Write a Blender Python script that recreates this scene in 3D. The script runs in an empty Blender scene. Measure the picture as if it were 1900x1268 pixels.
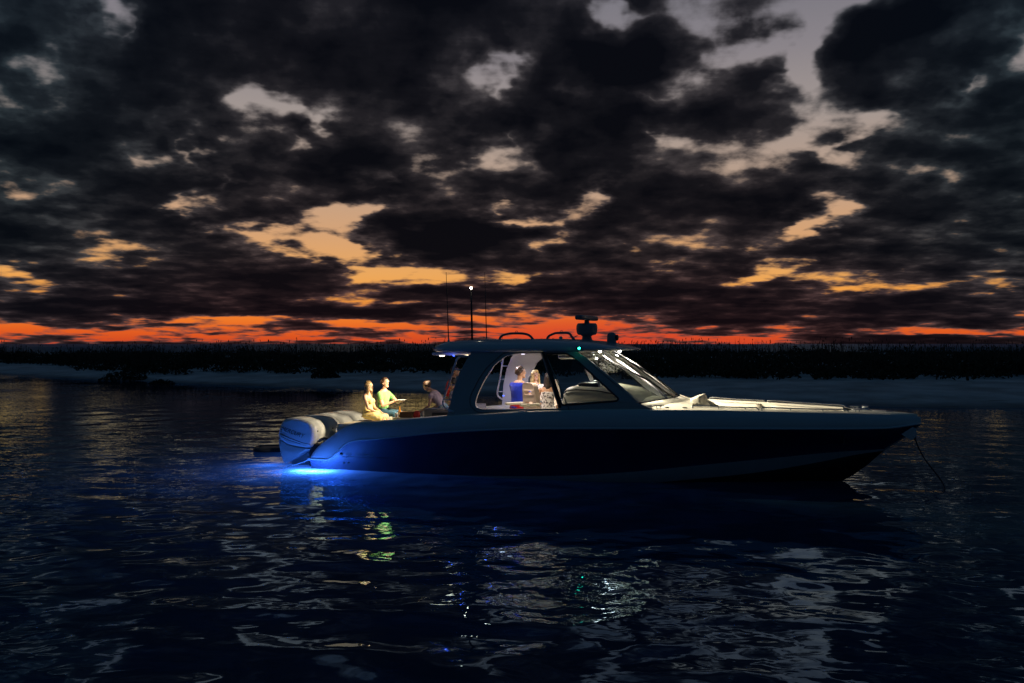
import bpy, bmesh, math, random
import numpy as np
from mathutils import Vector, Matrix, noise as mnoise
R = math.radians
scene = bpy.context.scene
COL = scene.collection

# ------------------------------------------------------------------ camera
CAM_H = 2.8
FPX = 1729.0                       # focal length in pixels of a 1900 px wide frame
cam_d = bpy.data.cameras.new('camera')
cam_d.sensor_width = 36.0
cam_d.lens = 36.0 * FPX / 1900.0
cam_d.clip_start = 0.1
cam_d.clip_end = 30000.0
cam = bpy.data.objects.new('camera', cam_d)
COL.objects.link(cam)
cam.location = (0, 0, CAM_H)
cam.rotation_euler = (R(90.13), 0, 0)
scene.camera = cam

# ------------------------------------------------------------------ exposure / renderer
scene.view_settings.view_transform = 'Standard'
scene.view_settings.look = 'None'
scene.view_settings.exposure = 0.0
scene.view_settings.gamma = 1.0
scene.view_settings.use_curve_mapping = False
scene.render.engine = 'CYCLES'
scene.cycles.use_denoising = True
scene.cycles.max_bounces = 8
scene.cycles.sample_clamp_indirect = 4.0
scene.cycles.blur_glossy = 0.3
scene.cycles.caustics_refractive = False

# ------------------------------------------------------------------ node helper
class NT:
    def __init__(self, tree):
        self.t = tree; self.n = tree.nodes; self.l = tree.links
    def put(self, sock, v):
        if isinstance(v, bpy.types.NodeSocket): self.l.new(v, sock)
        elif isinstance(v, (tuple, list)) and sock.type == 'RGBA' and len(v) == 3: sock.default_value = (*v, 1)
        else: sock.default_value = v
    def node(self, typ, ins=None, **kw):
        nd = self.n.new(typ)
        for k, v in kw.items(): setattr(nd, k, v)
        for k, v in (ins or {}).items(): self.put(nd.inputs[k], v)
        return nd
    def m(self, op, a, b=None, c=None, clamp=False):
        nd = self.node('ShaderNodeMath', operation=op); nd.use_clamp = clamp
        for i, v in enumerate((a, b, c)):
            if v is not None: self.put(nd.inputs[i], v)
        return nd.outputs[0]
    def vm(self, op, a, b=None):
        nd = self.node('ShaderNodeVectorMath', operation=op)
        self.put(nd.inputs[0], a)
        if b is not None: self.put(nd.inputs[1], b)
        return nd.outputs[0]
    def xyz(self, x, y, z=0.0):
        return self.node('ShaderNodeCombineXYZ', {0: x, 1: y, 2: z}).outputs[0]
    def sep(self, v):
        return self.node('ShaderNodeSeparateXYZ', {0: v}).outputs
    def noise(self, vec, scale, detail=4, rough=.5, dist=0.0, lac=2.0):
        return self.node('ShaderNodeTexNoise', {'Vector': vec, 'Scale': scale, 'Detail': detail, 'Roughness': rough,
                                                'Distortion': dist, 'Lacunarity': lac}).outputs
    def ramp(self, fac, stops, interp='LINEAR'):
        nd = self.node('ShaderNodeValToRGB', {0: fac}); cr = nd.color_ramp; cr.interpolation = interp
        while len(cr.elements) < len(stops): cr.elements.new(0.5)
        for e, (p, c) in zip(cr.elements, stops):
            e.position = p; e.color = (*c, 1) if len(c) == 3 else c
        return nd.outputs[0]
    def mix(self, fac, a, b, typ='MIX'):
        nd = self.node('ShaderNodeMix', data_type='RGBA', blend_type=typ)
        nd.clamp_factor = True
        self.put(nd.inputs[0], fac); self.put(nd.inputs[6], a); self.put(nd.inputs[7], b)
        return nd.outputs[2]
    def sstep(self, x, lo, hi):
        nd = self.node('ShaderNodeMapRange', {0: x, 1: lo, 2: hi, 3: 0.0, 4: 1.0}, interpolation_type='SMOOTHSTEP')
        return nd.outputs[0]

# ------------------------------------------------------------------ dusk sky: clear gradient + one broken cloud deck
world = bpy.data.worlds.new('World'); scene.world = world
world.use_nodes = True
wt = NT(world.node_tree); wt.n.clear()
geo = wt.node('ShaderNodeTexCoord').outputs['Generated']
dx, dy, dz = wt.sep(geo)
az = wt.m('ARCTAN2', dx, dy)
el = wt.m('ARCSINE', dz)
elc = wt.m('MAXIMUM', el, 0.0)
zz = wt.m('ADD', wt.m('MAXIMUM', dz, 0.0), 0.075)
rs = wt.m('DIVIDE', wt.m('POWER', zz, -.6), wt.m('MAXIMUM', wt.m('SQRT', wt.m('MULTIPLY_ADD', dx, dx, wt.m('MULTIPLY', dy, dy))), 1e-4))
cp = wt.xyz(wt.m('MULTIPLY', dx, rs), wt.m('MULTIPLY', dy, rs), 0.0)     # cloud layer seen in perspective: finer towards the horizon
uv = wt.xyz(az, el, 0.0)
# breaks in the cloud deck: (pixel x, pixel y, half width, half height, tilt, strength) measured on the photograph, turned into bearings
GAPS = [
 (120,25,150,50,10,.9),(200,62,70,40,40,.7),(222,100,50,40,50,.9),(75,155,70,22,15,.9),(145,160,40,20,5,.7),
 (468,200,75,34,0,1.2),(545,207,80,30,22,1.1),(600,250,60,22,48,1.0),(515,270,48,16,0,.9),(330,245,60,14,20,.6),
 (310,315,85,22,-8,1.1),(356,298,42,36,30,.9),(415,345,40,18,10,1.0),(340,380,40,50,60,1.0),(372,415,60,34,20,1.1),
 (440,433,70,26,12,1.1),(500,445,110,34,8,1.3),(590,465,130,36,14,1.5),(665,490,110,32,14,1.4),(735,515,80,22,12,1.0),
 (548,418,34,26,0,1.0),(640,415,90,34,-5,1.2),(610,400,40,20,0,.8),(690,412,50,16,0,.7),(840,513,170,30,0,1.4),(940,522,70,16,0,1.1),
 (810,110,60,24,10,.9),(895,112,100,34,18,1.2),(935,148,60,30,30,1.1),(830,195,36,20,30,1.0),
 (915,290,60,44,-20,1.2),(650,345,36,30,20,.9),(755,355,70,14,0,1.0),(862,360,70,16,5,1.0),(945,400,50,20,0,.8),
 (958,270,46,60,0,1.2),(980,325,50,22,10,1.0),(1020,200,50,22,0,.9),(965,130,50,50,0,1.0),
 (1160,20,70,60,20,1.2),(1270,45,200,90,-5,1.6),(1430,55,220,100,0,1.6),(1570,25,160,60,-10,1.5),(1330,130,170,56,-8,1.4),(1205,165,110,30,-12,1.2),
 (1100,160,60,30,0,.8),(1468,150,60,80,20,1.3),(1500,185,50,40,30,1.0),
 (1570,250,120,42,-8,1.4),(1545,300,50,26,20,1.2),(1800,210,60,24,10,1.1),(1885,170,45,40,40,1.0),
 (1220,293,56,18,-6,1.2),(1258,262,34,34,-30,1.0),(1210,240,30,16,30,.6),(1065,385,100,34,-20,1.2),(1095,365,60,24,-20,1.0),(1025,330,36,22,0,.9),(1025,440,50,16,-30,.9),
 (955,400,50,34,0,.9),(1800,330,140,13,-8,1.1),(1880,326,60,16,0,1.1),
 (1520,415,70,50,22,1.2),(1495,392,50,20,15,.9),(1545,440,50,22,0,.9),(1560,475,60,12,0,.9),(1270,442,40,14,0,1.0),(1740,450,120,12,-8,.5),
 (1430,505,80,24,-25,1.2),(1390,520,26,16,0,1.0),(1422,532,40,14,10,1.0),(1470,498,40,16,0,1.0),(1075,493,40,12,0,.9),
 (1600,546,110,8,0,.6),(1740,544,100,9,-2,.8),(1865,543,90,9,2,.8),(1650,558,90,7,2,.5),(1350,574,120,11,3,.8),(1760,572,50,8,0,.7),(1830,578,60,9,4,.7),(1890,590,40,10,0,.9),
 (60,538,160,15,4,1.1),(215,547,60,10,0,1.0),(570,563,40,12,0,1.1),(680,568,180,9,2,.9),
 (120,615,420,30,0,1.6),(450,612,380,33,0,1.6),(760,615,340,28,0,1.4),(1030,622,320,24,0,1.4),(1060,600,330,16,0,.8),(960,578,260,36,0,.72),(1000,556,160,22,0,.45),
 (1310,95,60,28,10,-1.0),(1405,68,100,34,5,-1.15),(1195,105,150,50,0,-1.5),(1180,150,120,40,0,-.7),(1215,8,60,28,0,-1.3),(1640,90,160,60,-15,-1.2),(1505,35,26,30,0,-1.0),(1100,60,90,60,10,-.6),(1060,215,140,40,5,-.5),(1330,210,200,70,0,-.6),
 (760,440,120,34,10,-1.0),(900,440,140,40,0,-.9),(660,300,140,60,0,-.6),(1080,545,300,26,0,-.9),(850,548,200,14,0,-1.1),(300,575,460,20,0,-1.0),(740,582,300,14,1,-.8),(1500,588,420,16,0,-.9),(1300,560,300,16,0,-.5),(850,375,160,40,0,-.5),(700,350,120,40,0,-.5),(1700,632,340,12,0,-.9),(640,608,300,5,0,-.7),(230,607,260,5,0,-1.0),(100,598,200,4,0,-.6),(420,620,200,4,1,-.7),(840,622,300,5,0,-.8),(1200,616,300,5,0,-.9),(980,602,300,6,0,-.5),
 (1300,606,260,12,1,1.0),(1250,630,420,14,1,1.3),(1690,618,330,9,0,1.2),(1540,606,150,8,0,.9),(1790,612,200,7,0,1.0),
]
def noise2(off, scale, detail, rough, dist=0.0):
    nd = wt.node('ShaderNodeTexNoise', {'Vector': wt.vm('ADD', cp, off), 'Scale': scale, 'Detail': detail, 'Roughness': rough, 'Distortion': dist}, noise_dimensions='2D')
    return nd.outputs['Fac']
damp = wt.m('ADD', .18, wt.sstep(elc, 0.02, 0.16), clamp=True)
uu = wt.m('MULTIPLY_ADD', wt.m('MULTIPLY', wt.m('SUBTRACT', noise2((3.1, 0, 0), 4.5, 4, .55), .5), damp), .14, az)
vv = wt.m('MULTIPLY_ADD', wt.m('MULTIPLY', wt.m('SUBTRACT', noise2((0, 8.7, 0), 4.5, 4, .55), .5), damp), .06, el)
# the breaks as a table of rows (elevation) by columns (bearing), three rows to a colour ramp
NROW, NCOL, U0 = 27, 60, .56
def gapf(px, py):
    t = neg = 0.0
    for (cx, cy, hw, hh, rot, wgt) in GAPS:
        a, b, c_, s_ = hw * .88, max(hh * .86, 6), math.cos(R(rot)), math.sin(R(rot))
        X, Y = px - cx, py - cy
        q = ((X * c_ + Y * s_) / a) ** 2 + ((-X * s_ + Y * c_) / b) ** 2
        if q < 1 and wgt > 0: t += (1 - q) * wgt
        elif q < 1: neg += (1 - q) * wgt
    return max(min(t, 1.25) + neg, -1.2)
tv = wt.m('MULTIPLY', wt.m('POWER', wt.m('MAXIMUM', vv, 0.0), .6), (NROW - 1) / .38 ** .6)
tu = wt.m('MULTIPLY_ADD', uu, .5 / U0, .5)
halves = []
for h in range(2):
    fac = wt.m('MULTIPLY_ADD', tu, 2.0, -float(h), clamp=True)
    tot = None
    for k in range(0, NROW, 3):
        cols = []
        for c in range(NCOL // 2 + 1):
            u = (-1 + h + c / (NCOL // 2)) * U0
            rgb = []
            for r_ in range(k, k + 3):
                v = .38 * (r_ / (NROW - 1)) ** (1 / .6)
                ex = min(1, max(0, (U0 - abs(u)) / .04))
                rgb.append(ex * gapf(950 + FPX * math.tan(u), 638 - FPX * math.tan(v)) / 2.6 + .5)
            cols.append((c / (NCOL // 2), rgb))
        rampc = wt.ramp(fac, cols)
        w3 = wt.vm('SUBTRACT', wt.xyz(tv, tv, tv), (k, k + 1.0, k + 2.0))
        w3 = wt.vm('MAXIMUM', wt.vm('SUBTRACT', (1, 1, 1), wt.vm('ABSOLUTE', w3)), (0, 0, 0))
        dp = wt.node('ShaderNodeVectorMath', {0: wt.vm('SUBTRACT', rampc, (.5, .5, .5)), 1: w3}, operation='DOT_PRODUCT').outputs['Value']
        tot = dp if tot is None else wt.m('ADD', tot, dp)
    halves.append(tot)
sel = wt.m('GREATER_THAN', tu, .5)
gap = wt.m('MULTIPLY', wt.m('ADD', wt.m('MULTIPLY', halves[0], wt.m('SUBTRACT', 1.0, sel)), wt.m('MULTIPLY', halves[1], sel)), 2.6)
# thickness of the deck
n1 = noise2((0, 0, 0), 3.1, 6, .52)
n2 = noise2((7.3, 2.1, 0), 10.0, 4, .48)
n3 = wt.node('ShaderNodeTexNoise', {'Vector': wt.vm('MULTIPLY', uv, (.6, 8.0, 1.0)), 'Scale': 17.0, 'Detail': 5, 'Roughness': .6}, noise_dimensions='2D').outputs['Fac']
# away from the part of the sky in view the same deck goes on with breaks of its own
inview = wt.m('MULTIPLY', wt.m('SUBTRACT', 1.0, wt.sstep(wt.m('ABSOLUTE', az), .5, .75)), wt.m('SUBTRACT', 1.0, wt.sstep(el, .36, .5)))
lowk = wt.m('SUBTRACT', 1.0, wt.sstep(el, .03, .14))
thick = wt.m('MULTIPLY_ADD', wt.m('SUBTRACT', n1, .5), 3.4, wt.m('MULTIPLY', wt.m('SUBTRACT', n2, .5), 1.6))
thick = wt.m('MULTIPLY_ADD', wt.m('SUBTRACT', n3, .5), wt.m('MULTIPLY_ADD', lowk, 1.05, .22), thick)
bias = wt.m('MULTIPLY_ADD', inview, .48, .44)
dens = wt.m('SUBTRACT', wt.m('ADD', thick, bias), wt.m('MULTIPLY', wt.m('MINIMUM', gap, 1.2), .95))
cover = wt.sstep(dens, -.26, .44)
# clear dusk sky
f = wt.m('DIVIDE', elc, R(90))
glow = wt.ramp(f, [(0, (.62, .06, .016)), (.008, (.76, .11, .016)), (.015, (.84, .18, .022)), (.032, (.86, .33, .05)), (.045, (.80, .37, .10)), (.072, (.64, .34, .165)),
                   (.11, (.46, .32, .24)), (.15, (.34, .285, .265)), (.19, (.235, .21, .23)), (.235, (.165, .16, .19)), (.30, (.125, .145, .195)), (.45, (.05, .08, .135)), (1.0, (.009, .023, .050))])
east = wt.ramp(f, [(0, (.002, .006, .012)), (.12, (.003, .010, .021)), (.5, (.006, .017, .036)), (1.0, (.009, .023, .050))])
azd = wt.m('COSINE', wt.m('ADD', az, .05))
clear = wt.mix(wt.sstep(azd, -.15, .95), east, glow)
nish = wt.node('ShaderNodeTexSky', sky_type='NISHITA')
nish.sun_disc = False; nish.sun_elevation = R(-2.0); nish.sun_rotation = R(-3.0); nish.air_density = 1.2; nish.dust_density = 2.0
clear = wt.mix(.06, clear, nish.outputs[0], 'ADD')
# red in the low centre, orange at the low left
lowc = wt.m('SUBTRACT', 1.0, wt.sstep(el, .008, .06))
redm = wt.m('MULTIPLY', lowc, wt.sstep(wt.m('ABSOLUTE', wt.m('SUBTRACT', az, .10)), .30, .0))
clear = wt.mix(wt.m('MULTIPLY', redm, .75), clear, (.66, .055, .025))
# clouds: near-black bodies, brown-violet where thin or low
shade = noise2((1.7, 9.2, 0), 6.0, 4, .55)
tone = wt.m('ADD', dens, wt.m('MULTIPLY', wt.m('SUBTRACT', shade, .5), .9))
body = wt.ramp(wt.m('MULTIPLY_ADD', tone, .62, .0, clamp=True),
               [(0, (.080, .068, .067)), (.20, (.042, .036, .038)), (.38, (.0175, .0155, .018)), (.60, (.0075, .0072, .0095)), (1, (.0030, .0033, .0052))])
lowt = wt.ramp(f, [(0, (2.3, .9, .75)), (.02, (2.0, 1.05, .95)), (.06, (1.35, 1.08, 1.0)), (.12, (1.02, 1.0, 1.0)), (.25, (.85, .97, 1.12)), (.4, (.5, .95, 1.4)), (1, (.4, 1.0, 1.6))])
body = wt.mix(1.0, body, lowt, 'MULTIPLY')
edge = wt.mix(wt.sstep(wt.m('ABSOLUTE', az), .22, .55), body, wt.mix(1.0, body, (.60, 1.0, 1.12), 'MULTIPLY'))
edge = wt.mix(wt.sstep(wt.m('ABSOLUTE', az), .7, 1.8), edge, wt.mix(1.0, body, (.25, .9, 1.5), 'MULTIPLY'))
skyc = wt.mix(cover, clear, edge)
bg = wt.node('ShaderNodeBackground', {'Color': skyc, 'Strength': 1.0})
wo = wt.node('ShaderNodeOutputWorld', {'Surface': bg.outputs[0]})
world.cycles.sampling_method = 'MANUAL'; world.cycles.sample_map_resolution = 256
# ------------------------------------------------------------------ material helpers
def new_mat(name):
    m = bpy.data.materials.new(name); m.use_nodes = True
    t = NT(m.node_tree); t.n.clear()
    return m, t
def out(t, s): t.node('ShaderNodeOutputMaterial', {'Surface': s})
def simple(name, col, rough=.5, metal=0.0, spec=.5, var=.12, vscale=6.0, bump=0.0, bscale=60.0, coat=0.0, emis=None, estr=0.0, trans=0.0):
    """painted / moulded surface with a little uneven colour, gloss and fine relief"""
    m, t = new_mat(name)
    co = t.node('ShaderNodeTexCoord').outputs['Object']
    n = t.noise(co, vscale, 4, .6)[0]
    k = t.m('MULTIPLY_ADD', n, var * 2, 1 - var)
    c = t.mix(1.0, (*col, 1), t.node('ShaderNodeCombineColor', {0: k, 1: k, 2: k}).outputs[0], 'MULTIPLY')
    ins = {'Base Color': c, 'Roughness': t.m('MULTIPLY_ADD', n, .12, max(rough - .06, .02)), 'Metallic': metal, 'Specular IOR Level': spec, 'Coat Weight': coat}
    if emis: ins['Emission Color'] = (*emis, 1); ins['Emission Strength'] = estr
    if trans: ins['Transmission Weight'] = trans
    if bump:
        b = t.node('ShaderNodeBump', {'Height': t.noise(co, bscale, 3, .6)[0], 'Distance': bump, 'Strength': .6})
        ins['Normal'] = b.outputs[0]
    p = t.node('ShaderNodeBsdfPrincipled', ins)
    out(t, p.outputs[0])
    return m

def obj(name, verts, faces, mat, parent=None, smooth=False):
    me = bpy.data.meshes.new(name)
    me.from_pydata([tuple(v) for v in verts], [], faces); me.update()
    return meshobj(name, me, mat, parent, smooth)
def meshobj(name, me, mat, parent=None, smooth=False):
    o = bpy.data.objects.new(name, me); COL.objects.link(o)
    if mat is not None:
        for m in (mat if isinstance(mat, (list, tuple)) else [mat]): me.materials.append(m)
    if smooth: me.polygons.foreach_set('use_smooth', [True] * len(me.polygons))
    if parent: o.parent = parent
    return o
def tag(o, label, cat, group=None):
    o['label'] = label; o['category'] = cat
    if group: o['group'] = group
    return o

# ------------------------------------------------------------------ water
WAVES = []
_r = random.Random(5)
for i in range(70):
    lam = .38 * (6.0 ** _r.random())                    # 0.38 m to 2.3 m
    th = _r.gauss(R(78), R(48))
    sl = .0066 * (lam / 1.2) ** (-.05) * _r.uniform(.5, 1.3)
    WAVES.append((2 * math.pi / lam * math.cos(th), 2 * math.pi / lam * math.sin(th), sl * lam / (2 * math.pi), _r.uniform(0, 6.283), lam))
def water():
    NX, ds = 440, [0.8]
    while ds[-1] < 9000:
        d = ds[-1]
        ds.append(d + max(.055, min(d * d / (CAM_H * FPX) * 1.5, d * .25)))
    ds = np.array([-40.0, -12.0] + ds)
    tt = np.linspace(-1, 1, NX)
    tt = np.sign(tt) * (np.abs(tt) * .62 + .38 * np.abs(tt) ** 6)
    D, T = np.meshgrid(ds, tt, indexing='ij')
    half = np.maximum(np.abs(D), 6.0) * 1.15
    X = T * half; Y = D
    Z = np.zeros_like(X)
    cell = np.maximum(np.gradient(ds), np.maximum(np.abs(ds), 6) * 1.15 * .62 * 2 / NX)
    # calmer and livelier patches
    patch = .75 + .35 * np.sin(X * .17 + 1.3 + .6 * np.sin(Y * .11)) * np.sin(Y * .13 + .7)
    for (kx, ky, a, ph, lam) in WAVES:
        att = np.clip((lam / cell - 2.5) / 2.5, 0, 1)[:, None]
        Z += a * att * np.sin(kx * X + ky * Y + ph)
    Z *= patch * np.clip(1.3 - ds / 60, .25, 1)[:, None]
    nr = len(ds)
    v = np.stack([X, Y, Z], -1).reshape(-1, 3)
    idx = np.arange(nr * NX).reshape(nr, NX)
    f = np.stack([idx[:-1, :-1], idx[:-1, 1:], idx[1:, 1:], idx[1:, :-1]], -1).reshape(-1, 4)
    me = bpy.data.meshes.new('water')
    me.vertices.add(len(v)); me.vertices.foreach_set('co', v.ravel())
    me.loops.add(f.size); me.loops.foreach_set('vertex_index', f.ravel().astype(np.int32))
    me.polygons.add(len(f)); me.polygons.foreach_set('loop_start', np.arange(0, f.size, 4, dtype=np.int32))
    me.update(calc_edges=True)
    m, t = new_mat('dusk_water')
    pos = t.node('ShaderNodeNewGeometry').outputs['Position']
    flat = t.vm('MULTIPLY', pos, (1, 1.15, 0))
    h1 = t.noise(flat, 4.2, 1, .4, .5)[0]
    h2 = t.noise(t.vm('ADD', flat, (31, 7, 0)), 1.5, 2, .5, .3)[0]
    calm = t.sstep(t.noise(flat, .12, 2, .5)[0], .38, .62)
    hh = t.m('ADD', t.m('MULTIPLY', h1, t.m('MULTIPLY_ADD', calm, .0055, .0008)), t.m('MULTIPLY', h2, .006))
    b = t.node('ShaderNodeBump', {'Height': hh, 'Distance': 1.0, 'Strength': 1.0})
    fr = t.node('ShaderNodeFresnel', {'IOR': 1.33, 'Normal': b.outputs[0]}).outputs[0]
    open_sea = t.sstep(t.sep(pos)[1], 150.0, 200.0)
    fr = t.m('MULTIPLY', fr, t.m('MULTIPLY_ADD', open_sea, -.68, 1.0))      # steep chop of the open sea mirrors less at grazing view
    gl = t.node('ShaderNodeBsdfGlossy', {'Color': (.52, .78, 1.0, 1), 'Roughness': t.m('MULTIPLY_ADD', open_sea, .30, .014), 'Normal': b.outputs[0]})
    df = t.node('ShaderNodeBsdfDiffuse', {'Color': (.006, .018, .034, 1)})
    tr = t.node('ShaderNodeBsdfTranslucent', {'Color': (.15, .25, .42, 1)})
    body = t.node('ShaderNodeAddShader', {0: df.outputs[0], 1: tr.outputs[0]})
    out(t, t.node('ShaderNodeMixShader', {0: fr, 1: body.outputs[0], 2: gl.outputs[0]}).outputs[0])
    o = meshobj('water', me, m, None, True)
    o['kind'] = 'structure'
    return o
water()
# dark bed under the lagoon
m_bed = simple('silt', (.05, .055, .05), .9)
o = obj('lagoon_bed', [(-400, -60, -4.0), (400, -60, -4.0), (400, 9000, -4.0), (-400, 9000, -4.0)], [(0, 1, 2, 3)], m_bed); o['kind'] = 'structure'

# ------------------------------------------------------------------ barrier island: sand, dune scrub, sea oats
def lerp_tab(tab, x):
    if x <= tab[0][0]: return tab[0][1]
    for (a, b), (c, d) in zip(tab, tab[1:]):
        if x <= c: return b + (d - b) * (x - a) / (c - a)
    return tab[-1][1]
SHORE = [(-160, 118), (-90, 101), (-45, 83), (-30, 71), (-20, 64), (-8, 55), (5, 47), (12, 43.5), (18, 41), (26, 40.5), (45, 43), (160, 60)]
VEG = [(-160, 124), (-90, 116), (-70, 112), (-56, 103), (-46, 95), (-39, 84), (-33, 77), (-28, 73.5), (-20, 72), (-8, 68), (5, 62), (10, 59), (15, 57), (30, 57), (160, 80)]
def fbm(x, y, o=4):
    s, a = 0, .5
    for i in range(o):
        s += a * mnoise.noise((x, y, i * 7.1)); x *= 2.03; y *= 2.03; a *= .5
    return s
def shore_y(x): return lerp_tab(SHORE, x) + 1.2 * fbm(x * .12, 3.3)
def veg_y(x): return lerp_tab(VEG, x) + 2.4 * fbm(x * .18, 9.1)
def island_z(x, y):
    s = y - shore_y(x); w = veg_y(x) - shore_y(x)
    far = 190 - y
    if s < 0: return max(-1.2, s * .10)
    z = .62 * (1 - math.exp(-s / 5.0))
    dv = y - veg_y(x)
    if dv > 0: z += .62 * (1 - math.exp(-dv / 12)) * (1 + .7 * fbm(x * .07, y * .07))
    z += .05 * fbm(x * .5, y * .5)
    if far < 30: z = min(z, far * .045)
    return z
def island():
    xs = [-420, -300, -230, -190] + list(np.arange(-160, 161, 1.6)) + [190, 230, 300, 420]
    ts = list(np.concatenate([np.linspace(-8, 2, 12), np.linspace(3, 40, 40), np.linspace(44, 160, 40)]))
    v = []; f = []
    for x in xs:
        ys = shore_y(x)
        for t_ in ts:
            v.append((x, ys + t_, island_z(x, ys + t_)))
    n = len(ts)
    for i in range(len(xs) - 1):
        for j in range(n - 1):
            a = i * n + j; f.append((a, a + n, a + n + 1, a + 1))
    m, t = new_mat('pale_sand')
    pos = t.node('ShaderNodeNewGeometry').outputs['Position']
    n1 = t.noise(pos, .35, 5, .6)[0]; n2 = t.noise(pos, 9, 4, .6)[0]
    wet = t.sstep(t.sep(pos)[2], .02, .22)
    col = t.mix(t.sstep(n1, .3, .7), (.33, .32, .295, 1), (.60, .58, .54, 1))
    wr = t.noise(t.vm('MULTIPLY', pos, (.25, 1.6, 1)), 1.0, 5, .65)[0]
    col = t.mix(t.m('MULTIPLY', t.sstep(wr, .60, .68), .6), col, (.10, .085, .06, 1))          # wrack lines
    col = t.mix(wet, t.mix(1.0, col, (.45, .45, .46, 1), 'MULTIPLY'), col)
    b = t.node('ShaderNodeBump', {'Height': t.m('ADD', t.m('MULTIPLY', n1, .2), t.m('MULTIPLY', n2, .03)), 'Distance': 1.0})
    out(t, t.node('ShaderNodeBsdfPrincipled', {'Base Color': col, 'Roughness': .92, 'Normal': b.outputs[0], 'Specular IOR Level': .2}).outputs[0])
    o = obj('sand_beach', v, f, m, None, True); o['kind'] = 'structure'
island()
m_scrub, t = new_mat('scrub_leaves')
oi = t.noise(t.node('ShaderNodeNewGeometry').outputs['Position'], 1.3, 3, .6)[0]
out(t, t.node('ShaderNodeBsdfPrincipled', {'Base Color': t.mix(oi, (.018, .022, .012, 1), (.05, .05, .026, 1)), 'Roughness': .8, 'Specular IOR Level': .15}).outputs[0])
m_oat = simple('dry_grass', (.055, .046, .028), .85, var=.4, vscale=.4)
RV = random.Random(21)
def leaf(V, Fc, p, s):
    a = Vector((RV.gauss(0, 1), RV.gauss(0, 1), RV.gauss(0, 1))).normalized(); b = a.cross(Vector((RV.gauss(0, 1), RV.gauss(0, 1), RV.gauss(0, 1)))).normalized()
    k = len(V)
    V += [p - a * s, p + b * s * .45, p + a * s, p - b * s * .45]; Fc.append((k, k + 1, k + 2, k + 3))
def clump(V, Fc, x, y, r, h, n):
    z0 = island_z(x, y)
    for i in range(n):
        a = RV.uniform(0, 6.283); q = RV.random() ** .5
        rr = r * q
        top = h * (1 - q ** 2.2) * (.65 + .5 * RV.random()) + .12
        leaf(V, Fc, Vector((x + rr * math.cos(a), y + rr * math.sin(a), z0 + top * (RV.random() ** .6))), RV.uniform(.10, .24))
V, Fc = [], []
n = 0
while n < 2300:
    y = RV.uniform(57, 150); x = RV.uniform(-.66, .66) * y
    dv = y - veg_y(x)
    if dv < 0 or (dv > 22 and RV.random() < .65): continue
    n += 1
    r = RV.uniform(.5, 1.6); h = RV.uniform(.20, .60) * (1.4 if dv < 6 else 1) * max(.35, 1 + 1.5 * fbm(x * .09, y * .03 + 2))
    clump(V, Fc, x, y, r, h, int(28 * r * (1.6 if dv < 10 else 1)))
for i in range(70):                                      # taller thickets that break the level of the scrub
    y = RV.uniform(66, 125); x = RV.uniform(-.62, .62) * y
    if y - veg_y(x) < 3: continue
    clump(V, Fc, x, y, RV.uniform(.9, 2.8), RV.uniform(.7, 1.25), int(RV.uniform(90, 220)))
o = obj('dune_scrub', V, Fc, m_scrub); o['kind'] = 'stuff'; tag(o, 'dark low scrub covering the dunes behind the beach', 'scrub')
def oat(V, Fc, x, y, h, w):
    z0 = island_z(x, y) - .05
    a = RV.uniform(0, 6.283); c, s = math.cos(a) * w, math.sin(a) * w
    lx, ly = RV.gauss(0, .09) * h, RV.gauss(0, .09) * h
    k = len(V)
    V += [(x - c, y - s, z0), (x + c, y + s, z0), (x + lx * .4 + c * .8, y + ly * .4 + s * .8, z0 + h * .6), (x + lx * .4 - c * .8, y + ly * .4 - s * .8, z0 + h * .6), (x + lx, y + ly, z0 + h)]
    Fc += [(k, k + 1, k + 2, k + 3), (k + 3, k + 2, k + 4)]
    if RV.random() < .45:                                # drooping seed head
        k = len(V); hx, hy, hz = x + lx, y + ly, z0 + h; q = w * 1.7; dr = RV.uniform(-.07, .07)
        V += [(hx - lx * .2, hy, hz - .26), (hx + q, hy, hz - .12), (hx + dr, hy, hz + .05), (hx - q, hy, hz - .10)]; Fc.append((k, k + 1, k + 2, k + 3))
V, Fc = [], []
for i in range(680):                                     # tufts of uneven height, some stalks scattered between them
    y = RV.uniform(58, 128); x = RV.uniform(-.62, .62) * y
    if y - veg_y(x) < 2 or RV.random() > .55 + 1.5 * fbm(x * .11, y * .10 + 5): continue
    r_, hh_ = RV.uniform(.3, 2.2), RV.uniform(.75, 1.55) * (1.2 if RV.random() < .3 else 1)
    for k in range(int(RV.uniform(4, 34))):
        xx, yy = x + RV.gauss(0, r_), y + RV.gauss(0, r_)
        if yy - veg_y(xx) > 1: oat(V, Fc, xx, yy, hh_ * RV.uniform(.55, 1.25) + .3, RV.uniform(.013, .024) * y / 70)
o = obj('sea_oats', V, Fc, m_oat); o['kind'] = 'stuff'; tag(o, 'thin dry sea oats standing along the dune crest', 'grass')
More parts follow.
